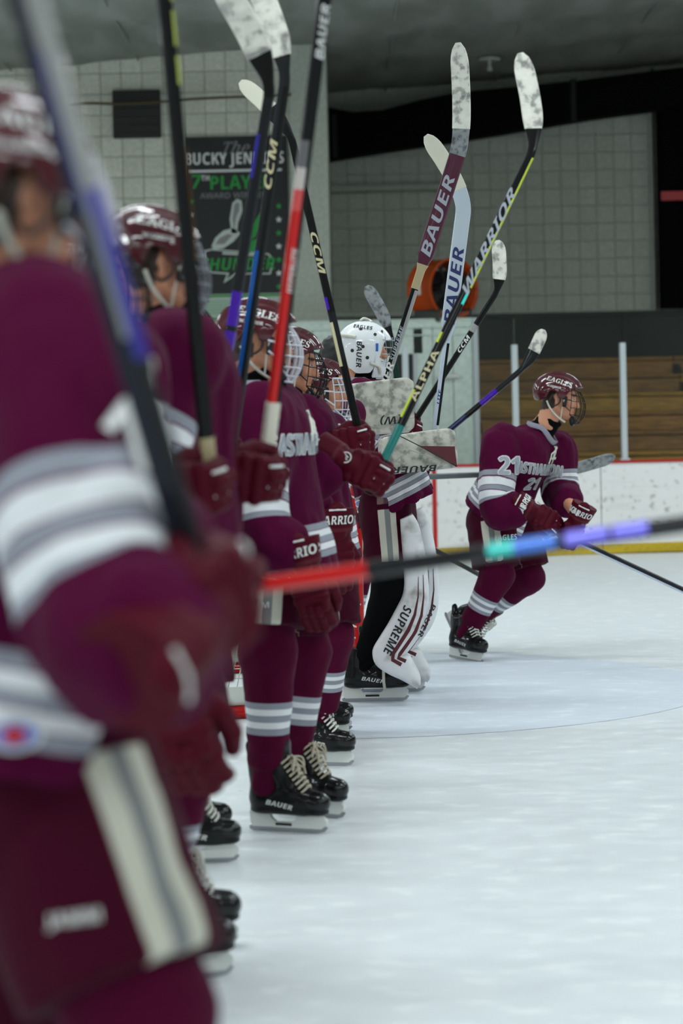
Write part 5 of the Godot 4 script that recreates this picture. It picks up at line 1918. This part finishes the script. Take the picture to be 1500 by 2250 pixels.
	J.shL = at(375, 775, 6.32)
	J.footR = ground(345, 6.03)
	J.footL = ground(365, 6.38)
	J.anR = J.footR + Vector3(-0.02, 0.17, 0)
	J.anL = J.footL + Vector3(-0.02, 0.17, 0)
	hR = grip_frame(at(575, 1045, 6.12), s3b - s3a, Vector3(0.95, 0.05, 0.0), Vector3(-0.1, 0.1, 1), 1.12)
	p = person("tall player in glossy maroon helmet with grey cage, holding a red raised stick", J, {"R": hR}, {
		"cell": 0.014, "cage": M.cage_grey, "wire": 0.003, "thumbR": s3b - s3a, "elbowR": Vector3(-0.3, -1, 0.2)})
	decal(p, J.jersey, "1", facing(at(428, 930, 5.6), Vector3(0.8, 0, -0.5), Vector3(0.5, 0, 1)), 0.09, M.print_white)
	stick("raised_stick", "bright red stick fading to black with a white taped grip", s3a, s3b, s3b + Vector3(0.12, 0.26, 0.0), {
		"grip": 0.15, "finish": [[0.0, 0.47, M.red_stick], [0.47, 0.51, M.fade_a], [0.51, 0.55, M.fade_b], [0.55, 0.60, M.fade_c], [0.60, 1.0, M.black_gloss]], "edge": [[0.1, 1.0, M.black_gloss, -1.0]],
		"text": [["HYPERLITE", 0.36, 0.016, M.print_white, 1.0, true], ["BAUER", 0.80, 0.024, M.print_white, 1.3, true]]})

	# ----- fourth player, mostly hidden, two sticks behind the red one
	var s4a := at(500, 1040, 7.75)
	var s4b := at(634, 118, 7.55)
	var s5a := at(462, 1010, 7.25)
	var s5b := at(602, 140, 7.1)
	J = pose(ground(418, 7.6), 1.72, 5)
	J.head = at(372, 722, 7.62)
	J.footR = ground(400, 7.62)
	J.footL = ground(385, 7.95)
	J.anR = J.footR + Vector3(-0.02, 0.17, 0)
	J.anL = J.footL + Vector3(-0.02, 0.17, 0)
	hR = grip_frame(at(466, 985, 7.25), s5b - s5a, Vector3(0.9, 0.2, 0.2), Vector3(-0.1, 0.1, 1))
	hL = grip_frame(at(505, 1010, 7.74), s4b - s4a, Vector3(0.9, 0.2, 0.0), Vector3(-0.1, 0.1, 1))
	person("player hidden behind teammates, one black skate showing beside maroon gloves", J, {"R": hR, "L": hL}, {"cell": 0.016, "thumbR": UP, "thumbL": UP})
	stick("raised_stick", "blue stick with gold letters, its taped blade crossing the purple one", s4a, s4b, at(560, -60, 7.6), {
		"blade_width": 0.084, "tape": [0.36, 1.0], "blade": M.dark_stick, "finish": [[0.0, 0.12, M.blue_stick], [0.12, 0.22, M.dark_stick], [0.22, 0.58, M.blue_stick], [0.58, 1.0, M.dark_stick]], "edge": [[0.0, 1.0, M.black_gloss, -1.0]],
		"text": [["CCM", 0.80, 0.028, M.print_gold, 1.9, true]]})
	stick("raised_stick", "dark stick with purple patches, its taped blade crossing the blue one", s5a, s5b, at(480, -50, 7.15), {
		"blade_width": 0.084, "tape": [0.46, 1.0], "blade": M.black_gloss, "grip": 0.13, "finish": [[0.0, 0.26, M.purple_stick], [0.26, 0.275, M.dark_stick], [0.275, 0.36, M.purple_stick], [0.36, 0.375, M.dark_stick], [0.375, 0.47, M.purple_stick], [0.47, 1.0, M.dark_stick]],
		"edge": [[0.78, 0.90, M.blue_violet, 1.0]]})

	# ----- fifth player: white cage, whole figure in view
	var s7a := at(808, 1085, 8.55)
	var s7b := at(1188, 292, 8.75)
	J = pose(ground(600, 8.3), 1.80, -4)
	J.head = at(566, 752, 8.3)
	ya = deg_to_rad(4)
	J.hf = Vector3(cos(ya), -0.10, -sin(ya)).normalized()
	J.hu = (UP - J.hf * UP.dot(J.hf)).normalized()
	J.neck = at(572, 858, 8.3)
	J.chest = at(592, 985, 8.3)
	J.pel = at(612, 1215, 8.3)
	J.shR = at(570, 905, 8.12)
	J.shL = at(605, 905, 8.5)
	J.hiR = at(600, 1240, 8.2)
	J.hiL = at(650, 1240, 8.42)
	J.knR = at(588, 1432, 8.15)
	J.knL = at(665, 1432, 8.48)
	J.footR = ground(608, 8.17)
	J.footL = ground(658, 8.48)
	J.anR = J.footR + Vector3(-0.03, 0.17, 0)
	J.anL = J.footL + Vector3(-0.03, 0.17, 0)
	J.toeR = Vector3(cos(0.42), 0, sin(0.42))
	J.toeL = Vector3(cos(0.55), 0, sin(0.55))
	J.elR = at(576, 1160, 8.02)
	hR = rest_frame(at(672, 1255, 8.0), Vector3(0.22, -0.97, 0.0), Vector3(-0.15, 0, 1), 1.05)
	hL = grip_frame(at(825, 1050, 8.55), s7b - s7a, Vector3(0.85, 0.0, 0.2), Vector3(-0.3, 0.35, 1), 1.1)
	p = person("player with white cage looking right, holding a black and lime raised stick", J, {"R": hR, "L": hL}, {
		"cell": 0.009, "cage": M.cage_white, "wire": 0.003, "handR": "rest", "thumbR": Vector3(1, 0, 0), "thumbL": s7b - s7a, "sealL": true, "lace": M.lace_tan, "hem": at(618, 1262, 8.3), "sleeveR": 0.7, "elbowL": Vector3(-0.2, -1, 0), "pants": 0.72, "cuffL": []})
	decal(p, J.jersey, "EASTHAMPTON", facing(at(704, 975, 8.18), Vector3(0.45, 0, -0.9), Vector3(0.9, 0, 0.45)), 0.066, M.print_grey, M.print_white, 0.80)
	decal(p, J.jersey, "1", facing(at(690, 1055, 7.9), Vector3(0.35, 0, -0.9), Vector3(0.9, 0, 0.4)), 0.105, M.print_grey, M.print_white, 0.9)
	decal(p, J.pants, "JAMM", Transform3D(Basis(Vector3(0, 0, 1), 0.04), at(556, 1345, 7.8)), 0.019, M.print_white, null, 1.2)
	stick("raised_stick", "black stick with lime edge and white diagonal lettering, blade taped white", s7a, s7b, at(1142, 120, 8.8), {
		"tape": [0.40, 1.0], "blade": M.black_gloss, "finish": [[0.0, 0.10, M.dark_stick], [0.10, 0.20, M.teal_stick], [0.20, 1.0, M.black_gloss]],
		"edge": [[0.56, 0.60, M.cyan, -1.0, 0.35], [0.61, 1.0, M.lime, -1.0, 0.25], [0.22, 0.30, M.lime, 1.0, 0.35], [0.44, 0.47, M.lime, 1.0, 0.35]],
		"text": [["ALPHA", 0.345, 0.024, M.print_gold, 1.9, true, 0.0], ["WARRIOR", 0.745, 0.030, M.print_grey, 2.2, true, 0.5]]})

	# ----- sixth player: black cage
	var s6a := at(802, 1010, 9.55)
	var s6b := at(632, 265, 9.5)
	J = pose(ground(690, 9.7), 1.79, 0)
	J.head = at(636, 800, 9.75)
	J.hf = Vector3(0.98, -0.16, -0.05).normalized()
	J.hu = (UP - J.hf * UP.dot(J.hf)).normalized()
	J.neck = at(652, 895, 9.75)
	J.chest = at(672, 1005, 9.75)
	J.pel = at(690, 1205, 9.75)
	J.shR = at(665, 925, 9.58)
	J.shL = at(680, 925, 9.95)
	J.hiR = at(705, 1225, 9.65)
	J.hiL = at(700, 1225, 9.88)
	J.knR = at(722, 1400, 9.6)
	J.knL = at(690, 1400, 9.95)
	J.footR = ground(678, 9.67)
	J.footL = ground(640, 10.0)
	J.anR = J.footR + Vector3(0.05, 0.18, 0)
	J.anL = J.footL + Vector3(0.0, 0.18, 0)
	J.toeR = Vector3(0.96, 0, 0.26)
	hR = rest_frame(at(740, 1182, 9.4), Vector3(0.02, -1, 0.0), Vector3(0.1, 0, 1), 1.1)
	hL = grip_frame(at(789, 968, 9.55), s6b - s6a, Vector3(0.9, 0.15, 0.2), Vector3(-0.3, 0.2, 1), 1.1)
	p = person("player with black cage behind the white caged player, holding a black lettered stick", J, {"R": hR, "L": hL}, {
		"cell": 0.010, "cage": M.cage_dark, "handR": "rest", "thumbR": Vector3(1, 0, 0), "thumbL": s6b - s6a, "sealL": true, "cuffL": [], "sleeveR": 0.7})
	decal(p, J.jersey, "ET", facing(at(718, 992, 9.3), Vector3(0.6, 0, -0.8), Vector3(0.8, 0, 0.6)), 0.065, M.print_white, null, 0.9)
	stick("raised_stick", "black stick with pale gold letters and a worn cream blade", s6a, s6b, at(528, 180, 9.5), {
		"tape": [0.62, 1.0], "tape_mat": M.tape_clean, "blade": M.black_gloss, "blade_width": 0.062, "finish": [[0.0, 0.32, M.black_gloss], [0.32, 0.47, M.dark_stick], [0.47, 1.0, M.black_gloss]],
		"edge": [[0.48, 0.52, M.purple_stick, 1.0], [0.30, 0.44, M.print_gold, 1.0]], "text": [["CCM", 0.66, 0.026, M.print_gold, 2.2, false]]})

	# ----- goalies
	goalies()
	captain()

func badge(parent: Node3D, sdf: Sdf, c: Vector3) -> void:
	for e in [[0.034, 0.021, M.print_white, 0.004, "badge_edge"], [0.028, 0.016, M.badge_blue, 0.006, "badge"], [0.014, 0.010, M.cap_red, 0.008, "badge_mark"]]:
		var soup := PackedVector3Array()
		for k in 20:
			var a := TAU * k / 20
			var b := TAU * (k + 1) / 20
			soup.append_array(PackedVector3Array([Vector3.ZERO, Vector3(cos(b) * e[0], sin(b) * e[1], 0), Vector3(cos(a) * e[0], sin(a) * e[1], 0)]))
		part(e[4], project(sdf, soup, Transform3D(Basis(), c), e[3]), e[2], parent, Transform3D(), true)

func goalies() -> void:
	# the shorter goalie, hidden but for the white cage and blocker
	var s8a := at(818, 930, 11.14)
	var s8b := at(1022, 285, 11.0)
	var J := pose(ground(700, 10.6), 1.60, -4)
	J.head = at(700, 862, 10.6)
	J.neck = at(690, 925, 10.6)
	J.shR = at(705, 960, 10.4)
	J.shL = at(715, 960, 10.8)
	var hR := grip_frame(at(826, 906, 11.14), s8b - s8a, Vector3(0.9, -0.2, -0.3), Vector3(0.2, 0.1, 1), 0.9)
	person("shorter player with white cage half hidden behind the black caged player", J, {"R": hR}, {"cell": 0.015, "cage": M.cage_white, "wire": 0.003, "thumbR": UP, "sleeveR": 0.7, "collar": false, "cuffR": []})
	stick("goalie_stick", "maroon and grey goalie stick with white letters and scuffed taped blade", s8a, s8b, at(1008, 95, 11.0), {
		"tape": [0.36, 1.0], "blade": M.tape_grey, "blade_width": 0.080, "paddle": 0.56, "paddle_mat": M.maroon_paddle, "paddle_tape": M.grip_tan, "hosel": 0.12, "finish": [[0.0, 0.62, M.black_gloss]], "edge": [[0.0, 0.5, M.grey_stick, -1.0]],
		"text": [["SUPREME", 0.30, 0.020, M.print_grey, 1.3, true], ["BAUER", 0.15, 0.032, M.print_white, 1.5, true], ["BAUER", 0.78, 0.050, M.print_grey, 1.75, true, 0.2]]})
	var bk := thing("goalie_blocker", "dirty white blocker with round black mark, held above the other blocker", "blocker", at(825, 890, 10.95))
	part("board", slab([at(742, 962, 10.9), at(908, 950, 11.0), at(905, 828, 11.05), at(740, 848, 10.95)], 0.045, 0.012), M.blocker, bk, Transform3D(), true)
	part("back_glove", slab([at(760, 945, 11.0), at(880, 935, 11.1), at(880, 850, 11.12), at(760, 862, 11.02)], 0.09, 0.0), M.maroon_flat, bk, Transform3D(), true)
	part("seam_piping", tube([at(748, 932, 10.88), at(830, 938, 10.91), at(904, 918, 10.97)], 0.0022, 5), M.mortar, bk, Transform3D(), true)
	var tm := facing(at(858, 922, 10.90), Vector3(-1, -0.05, 0), Vector3(0, 0, 1))
	letters(bk, "(W)", Transform3D(tm.basis, tm.origin), 0.034, M.print_black, 1.3, 0.2)
	# the goalie in front of the net
	var s9a := at(950, 985, 11.75)
	var s9b := at(1024, 416, 11.7)
	J = pose(ground(815, 11.8), 1.86, 0)
	J.head = at(797, 768, 11.85)
	J.hf = Vector3(0.99, -0.05, -0.05).normalized()
	J.hu = (UP - J.hf * UP.dot(J.hf)).normalized()
	J.neck = at(797, 845, 11.85)
	J.chest = at(825, 950, 11.85)
	J.pel = at(845, 1085, 11.85)
	J.shR = at(800, 880, 11.65)
	J.shL = at(835, 880, 12.05)
	J.hiR = at(846, 1115, 11.72)
	J.hiL = at(860, 1115, 11.98)
	J.knR = at(860, 1290, 11.65)
	J.knL = at(870, 1290, 12.1)
	J.footR = ground(803, 11.74)
	J.footL = ground(842, 12.12)
	J.anR = J.footR + Vector3(-0.01, 0.16, 0)
	J.anL = J.footL + Vector3(-0.01, 0.16, 0)
	hR = grip_frame(at(945, 985, 11.76), s9b - s9a, Vector3(1, 0, 0), Vector3(0.2, 0.1, 1))
	var p := person("goalie in white mask and white leg pads, standing by the red goal post", J, {"R": hR}, {
		"cell": 0.010, "helmet": "none", "sock_mat": M.black_cloth, "thumbR": UP, "hem": at(872, 1118, 11.85), "skate_size": 1.08, "pants": 0.72, "sleeveR": 0.75, "thigh": 0.86})
	goalie_mask(p, Transform3D(Basis(J.hf, J.hu, J.hf.cross(J.hu)).scaled_local(Vector3.ONE * 0.93), J.head))
	badge(p, J.jersey, at(795, 1113, 11.4))
	var rows := []
	var prof := [[878, 1140, 905, 1128], [880, 1180, 918, 1150], [884, 1230, 930, 1200], [886, 1275, 938, 1255], [880, 1310, 941, 1305], [866, 1340, 938, 1350], [850, 1370, 926, 1385], [833, 1398, 908, 1412], [818, 1428, 892, 1432], [824, 1456, 886, 1436], [850, 1476, 900, 1440], [880, 1490, 912, 1462], [905, 1503, 922, 1482], [914, 1508, 922, 1498]]
	for q in prof: rows.append([at(q[0], q[1], 11.66), at(q[2], q[3], 11.66)])
	leg_pad(p, rows, Vector3(0, 0, 1), 0.25, true)
	var far := []
	for q in prof: far.append([at(q[0] + 22, q[1] - 14, 12.12), at(q[2] + 22, q[3] - 14, 12.12)])
	leg_pad(p, far, Vector3(0, 0, 1), 0.25, false)
	var toe := group_part("toe_strap", p)
	part("strap", tube([at(842, 1468, 11.68), at(843, 1500, 11.66), at(845, 1512, 11.7)], 0.008, 6), M.strap, toe, Transform3D(), true)
	stick("goalie_stick", "pale grey goalie stick with outlined navy letters and white blade", s9a, s9b, at(935, 298, 11.7), {
		"tape": [0.40, 1.0], "tape_mat": M.tape_clean, "blade": M.paddle_grey, "blade_width": 0.078, "paddle": 0.62, "paddle_mat": M.paddle_grey, "hosel": 0.12, "finish": [[0.0, 0.60, M.white_shaft]], "edge": [[0.1, 0.45, M.black_gloss, -1.0]],
		"text": [["LITE", 0.22, 0.016, M.print_navy, 1.6, true], ["BAUER", 0.70, 0.052, M.print_navy, 1.65, true, 0.2]]})
	bk = thing("goalie_blocker", "dirty white blocker with maroon wedge and black letters upside down", "blocker", at(925, 990, 11.5))
	part("board", slab([at(838, 1045, 11.45), at(1004, 1028, 11.6), at(994, 940, 11.65), at(832, 962, 11.5)], 0.045, 0.012), M.blocker, bk, Transform3D(), true)
	part("back_glove", slab([at(855, 1030, 11.6), at(975, 1015, 11.72), at(970, 950, 11.75), at(850, 970, 11.62)], 0.09, 0.0), M.maroon_flat, bk, Transform3D(), true)
	var wq := [at(922, 980, 11.495), at(998, 981, 11.555), at(1003, 1024, 11.55)]
	var st := stool()
	add_plate(st, PackedVector2Array([Vector2(wq[0].x, wq[0].y), Vector2(wq[1].x, wq[1].y), Vector2(wq[2].x, wq[2].y)]), 0.006, Transform3D(Basis(Vector3(1, 0, -0.27), Vector3(0, 1, 0), Vector3(0.27, 0, 1)), Vector3(0, 0, 0)) * Transform3D(Basis(), Vector3(0, 0, 0)))
	part("wedge", plate_on([wq[0], wq[1], wq[2]], 0.004), M.maroon_flat, bk, Transform3D(), true)
	part("seam_piping", tube([at(878, 958, 11.46), at(922, 980, 11.48), at(1003, 1025, 11.55)], 0.0025, 5), M.print_black, bk, Transform3D(), true)
	part("seam_piping", tube([at(858, 1022, 11.44), at(898, 988, 11.45), at(965, 1012, 11.51)], 0.002, 5), M.mortar, bk, Transform3D(), true)
	var b2 := facing(at(909, 1031, 11.44), Vector3(-1, -0.03, 0.3), Vector3(-0.3, 0, 1))
	letters(bk, "BAUER", b2, 0.030, M.print_black, 1.7, 0.2)

	# ----- bare headed player behind the goalie and sticks of those hidden there
	J = pose(ground(770, 13.5), 1.80, 5)
	J.head = at(752, 795, 13.5)
	var sAa := at(892, 955, 13.1)
	var sAb := at(1106, 618, 13.0)
	var sBa := at(975, 955, 13.9)
	var sBb := at(1166, 795, 13.8)
	hR = grip_frame(at(902, 938, 13.1), sAb - sAa, Vector3(0.95, 0.1, 0), Vector3(0, 0.3, 1))
	p = person("dark haired bareheaded player standing behind the white masked goalie", J, {"R": hR, "L": grip_frame(at(915, 1049, 13.52), Vector3(1, 0.05, -0.4), Vector3(0.6, -0.6, 0), Vector3(0.3, 1, 0.3))}, {"cell": 0.016, "helmet": "none", "thumbR": UP})
	var hair := Sdf.new()
	hair.k = 0.03
	hair.amp = 0.012
	hair.fold = noise(26.0, 3)
	var hb := Transform3D(Basis(J.hf, J.hu, J.hf.cross(J.hu)), J.head)
	hair.bone(hb * Vector3(-0.03, 0.06, 0), hb * Vector3(0.01, 0.065, 0), 0.095, 0.08)
	hair.bone(hb * Vector3(-0.05, 0.0, 0), hb * Vector3(-0.085, -0.14, 0), 0.085, 0.055)
	part("hair", hair.mesh(0.012), M.hair, p, Transform3D(), true)
	stick("raised_stick", "thin black stick with white taped blade, angled up behind the goalies", sAa, sAb, at(1093, 528, 13.0), {"tape": [0.42, 1.0], "finish": [[0.0, 0.75, M.black_gloss], [0.75, 0.8, M.grey_stick], [0.8, 1.0, M.black_gloss]], "text": [["CCM", 0.66, 0.022, M.print_white, 1.6, true]]})
	stick("raised_stick", "slim dark stick with purple band, pale blade tip above the bleachers", sBa, sBb, at(1195, 725, 13.8), {"tape": [0.62, 1.0], "finish": [[0.0, 0.30, M.navy_stick], [0.30, 0.5, M.black_gloss], [0.5, 0.72, M.purple_stick], [0.72, 1.0, M.dark_stick]], "blade": M.dark_stick})
	stick("raised_stick", "grey blade and dark green shaft rising behind the goalie mask", at(905, 1060, 13.6), at(853, 705, 13.5), at(806, 628, 13.5), {"tape": [0.3, 1.0], "tape_mat": M.tape_grey, "finish": [[0.0, 1.0, M.teal_dark]]})
	stick("level_stick", "grey shafted stick held level behind the captain, its pale blade by his shoulder", at(905, 1049, 13.5), at(1252, 1035, 14.4), at(1345, 1003, 14.64), {"tape": [0.42, 1.0], "tape_mat": M.tape_grey, "blade": M.dark_stick, "finish": [[0.0, 0.85, M.steel_stick], [0.85, 1.0, M.dark_stick]]})
	stick("lowered_stick", "black stick pointing down to the ice between the goalie pads and the captain", at(925, 1192, 12.6), at(1092, 1285, 14.3), at(1130, 1320, 14.3), {"finish": [[0.0, 1.0, M.black_gloss]], "edge": [[0.55, 0.85, M.print_white, 1.0]]})
	# goalie's catching glove seen past the pads
	var cg := thing("catching_glove", "cream laced catching glove beside the white leg pads", "glove", at(928, 1165, 12.2))
	part("palm", slab([at(906, 1195, 12.25), at(938, 1200, 12.2), at(930, 1125, 12.2), at(908, 1122, 12.25)], 0.10, 0.02), M.grip_tan, cg, Transform3D(), true)
	part("lacing", tube(curve([at(918, 1140, 12.12), at(928, 1160, 12.12), at(924, 1175, 12.12), at(934, 1195, 12.12)], 5), 0.006, 5), M.print_black, cg, Transform3D(), true)

func plate_on(p: Array, lift: float) -> ArrayMesh:
	var st := stool()
	var n: Vector3 = (p[1] - p[0]).cross(p[2] - p[0]).normalized()
	if n.z < 0: n = -n
	tri(st, p[0] + n * lift, p[1] + n * lift, p[2] + n * lift)
	tri(st, p[0] - n * lift, p[2] - n * lift, p[1] - n * lift)
	for k in 3: quad(st, p[k] + n * lift, p[k] - n * lift, p[(k + 1) % 3] - n * lift, p[(k + 1) % 3] + n * lift)
	return done(st)

func captain() -> void:
	var sa := at(1165, 1140, 13.35)
	var sb := at(1640, 1362, 13.25)
	var J := pose(ground(1060, 13.65), 1.80, -12)
	J.f = Vector3(0.95, -0.25, 0.22).normalized()
	J.r = Vector3(-0.22, 0, 0.97).normalized()
	J.head = at(1226, 876, 13.62)
	J.hf = Vector3(0.97, -0.16, 0.10).normalized()
	J.hu = (UP - J.hf * UP.dot(J.hf)).normalized()
	J.neck = at(1188, 945, 13.66)
	J.chest = at(1142, 1022, 13.68)
	J.pel = at(1085, 1120, 13.72)
	J.shR = at(1100, 972, 13.50)
	J.shL = at(1222, 985, 13.86)
	J.elR = at(1090, 1116, 13.36)
	J.elL = at(1232, 1082, 13.82)
	J.hiR = at(1078, 1148, 13.60)
	J.hiL = at(1128, 1150, 13.86)
	J.knR = at(1092, 1262, 13.50)
	J.knL = at(1158, 1268, 13.82)
	J.anR = at(1024, 1388, 13.58)
	J.anL = at(1044, 1356, 14.05)
	J.toeR = Vector3(0.62, 0, 0.78).normalized()
	J.tupR = Vector3(0.12, 0.98, 0.0).normalized()
	J.footR = at(1012, 1447, 13.60)
	J.footR.y = 0.0
	J.tupL = Vector3(0.90, 0.42, 0.12).normalized()
	J.toeL = Vector3(0.42, -0.86, 0.3).normalized()
	J.footL = J.anL - J.tupL * 0.16
	var hR := rest_frame(at(1172, 1128, 13.30), Vector3(0.86, -0.50, 0.05), Vector3(0.05, 0.35, 1), 1.12)
	var hL := grip_frame(at(1250, 1182, 13.36), sb - sa, Vector3(0.28, -0.95, -0.1), Vector3(0.6, 0.2, 0.6), 1.05)
	var p := person("captain in maroon jersey 21 leaning forward as he skates past the white boards", J, {"R": hR, "L": hL}, {
		"cell": 0.009, "body_cell": 0.014, "cage": M.cage_dark, "wire": 0.0021, "thumbR": sa - sb, "thumbL": sa - sb, "cuffR": ["cuff_text_", "cuff_side_", "cuff_sidel_"], "cuffL": ["cuff_text_", "cuff_side_"],
		"hem": at(1080, 1142, 13.72), "sleeveR": 0.72, "sleeveL": 0.42, "pants": 0.84})
	decal(p, J.jersey, "21", facing(at(1118, 1022, 13.36), Vector3(1, -0.05, 0.0), Vector3(0.0, 0, 1)), 0.094, M.print_grey, M.print_white, 1.0)
	decal(p, J.jersey, "EASTHAMPTON", facing(at(1206, 1036, 13.42), Vector3(0.97, -0.16, -0.3), Vector3(0.45, -0.1, 1)), 0.058, M.print_grey, M.print_white, 0.66)
	decal(p, J.jersey, "21", facing(at(1186, 1068, 13.42), Vector3(0.95, -0.05, -0.3), Vector3(0.4, -0.1, 1)), 0.066, M.print_grey, M.print_white, 1.05, 0.25)
	decal(p, J.jersey, "C", facing(at(1248, 995, 13.62), Vector3(0.7, -0.1, -0.7), Vector3(0.7, 0, 0.7)), 0.075, M.print_white, null, 0.8)
	decal(p, J.pants, "EAGLES", facing(at(1118, 1186, 13.2), Vector3(1, 0.0, 0), Vector3(0, 0, 1)), 0.030, M.print_white, null, 0.9)
	stick("lowered_stick", "dark green and white stick in the captain's hands reaching down to the ice", sa, sb, sb + Vector3(0.25, -0.04, 0.05), {"finish": [[0.0, 0.1, M.grip], [0.1, 1.0, M.dark_stick]], "edge": [[0.2, 1.0, M.white_shaft, -1.0]]})

func _ready() -> void:
	rng.seed = 7
	view_and_light()
	materials()
	var stages := [["lamps", lamps], ["setting", setting], ["gear", gear], ["team", team]]
	for s in stages:
		var t := Time.get_ticks_msec()
		s[1].call()
		print(s[0], " ", Time.get_ticks_msec() - t, " ms")
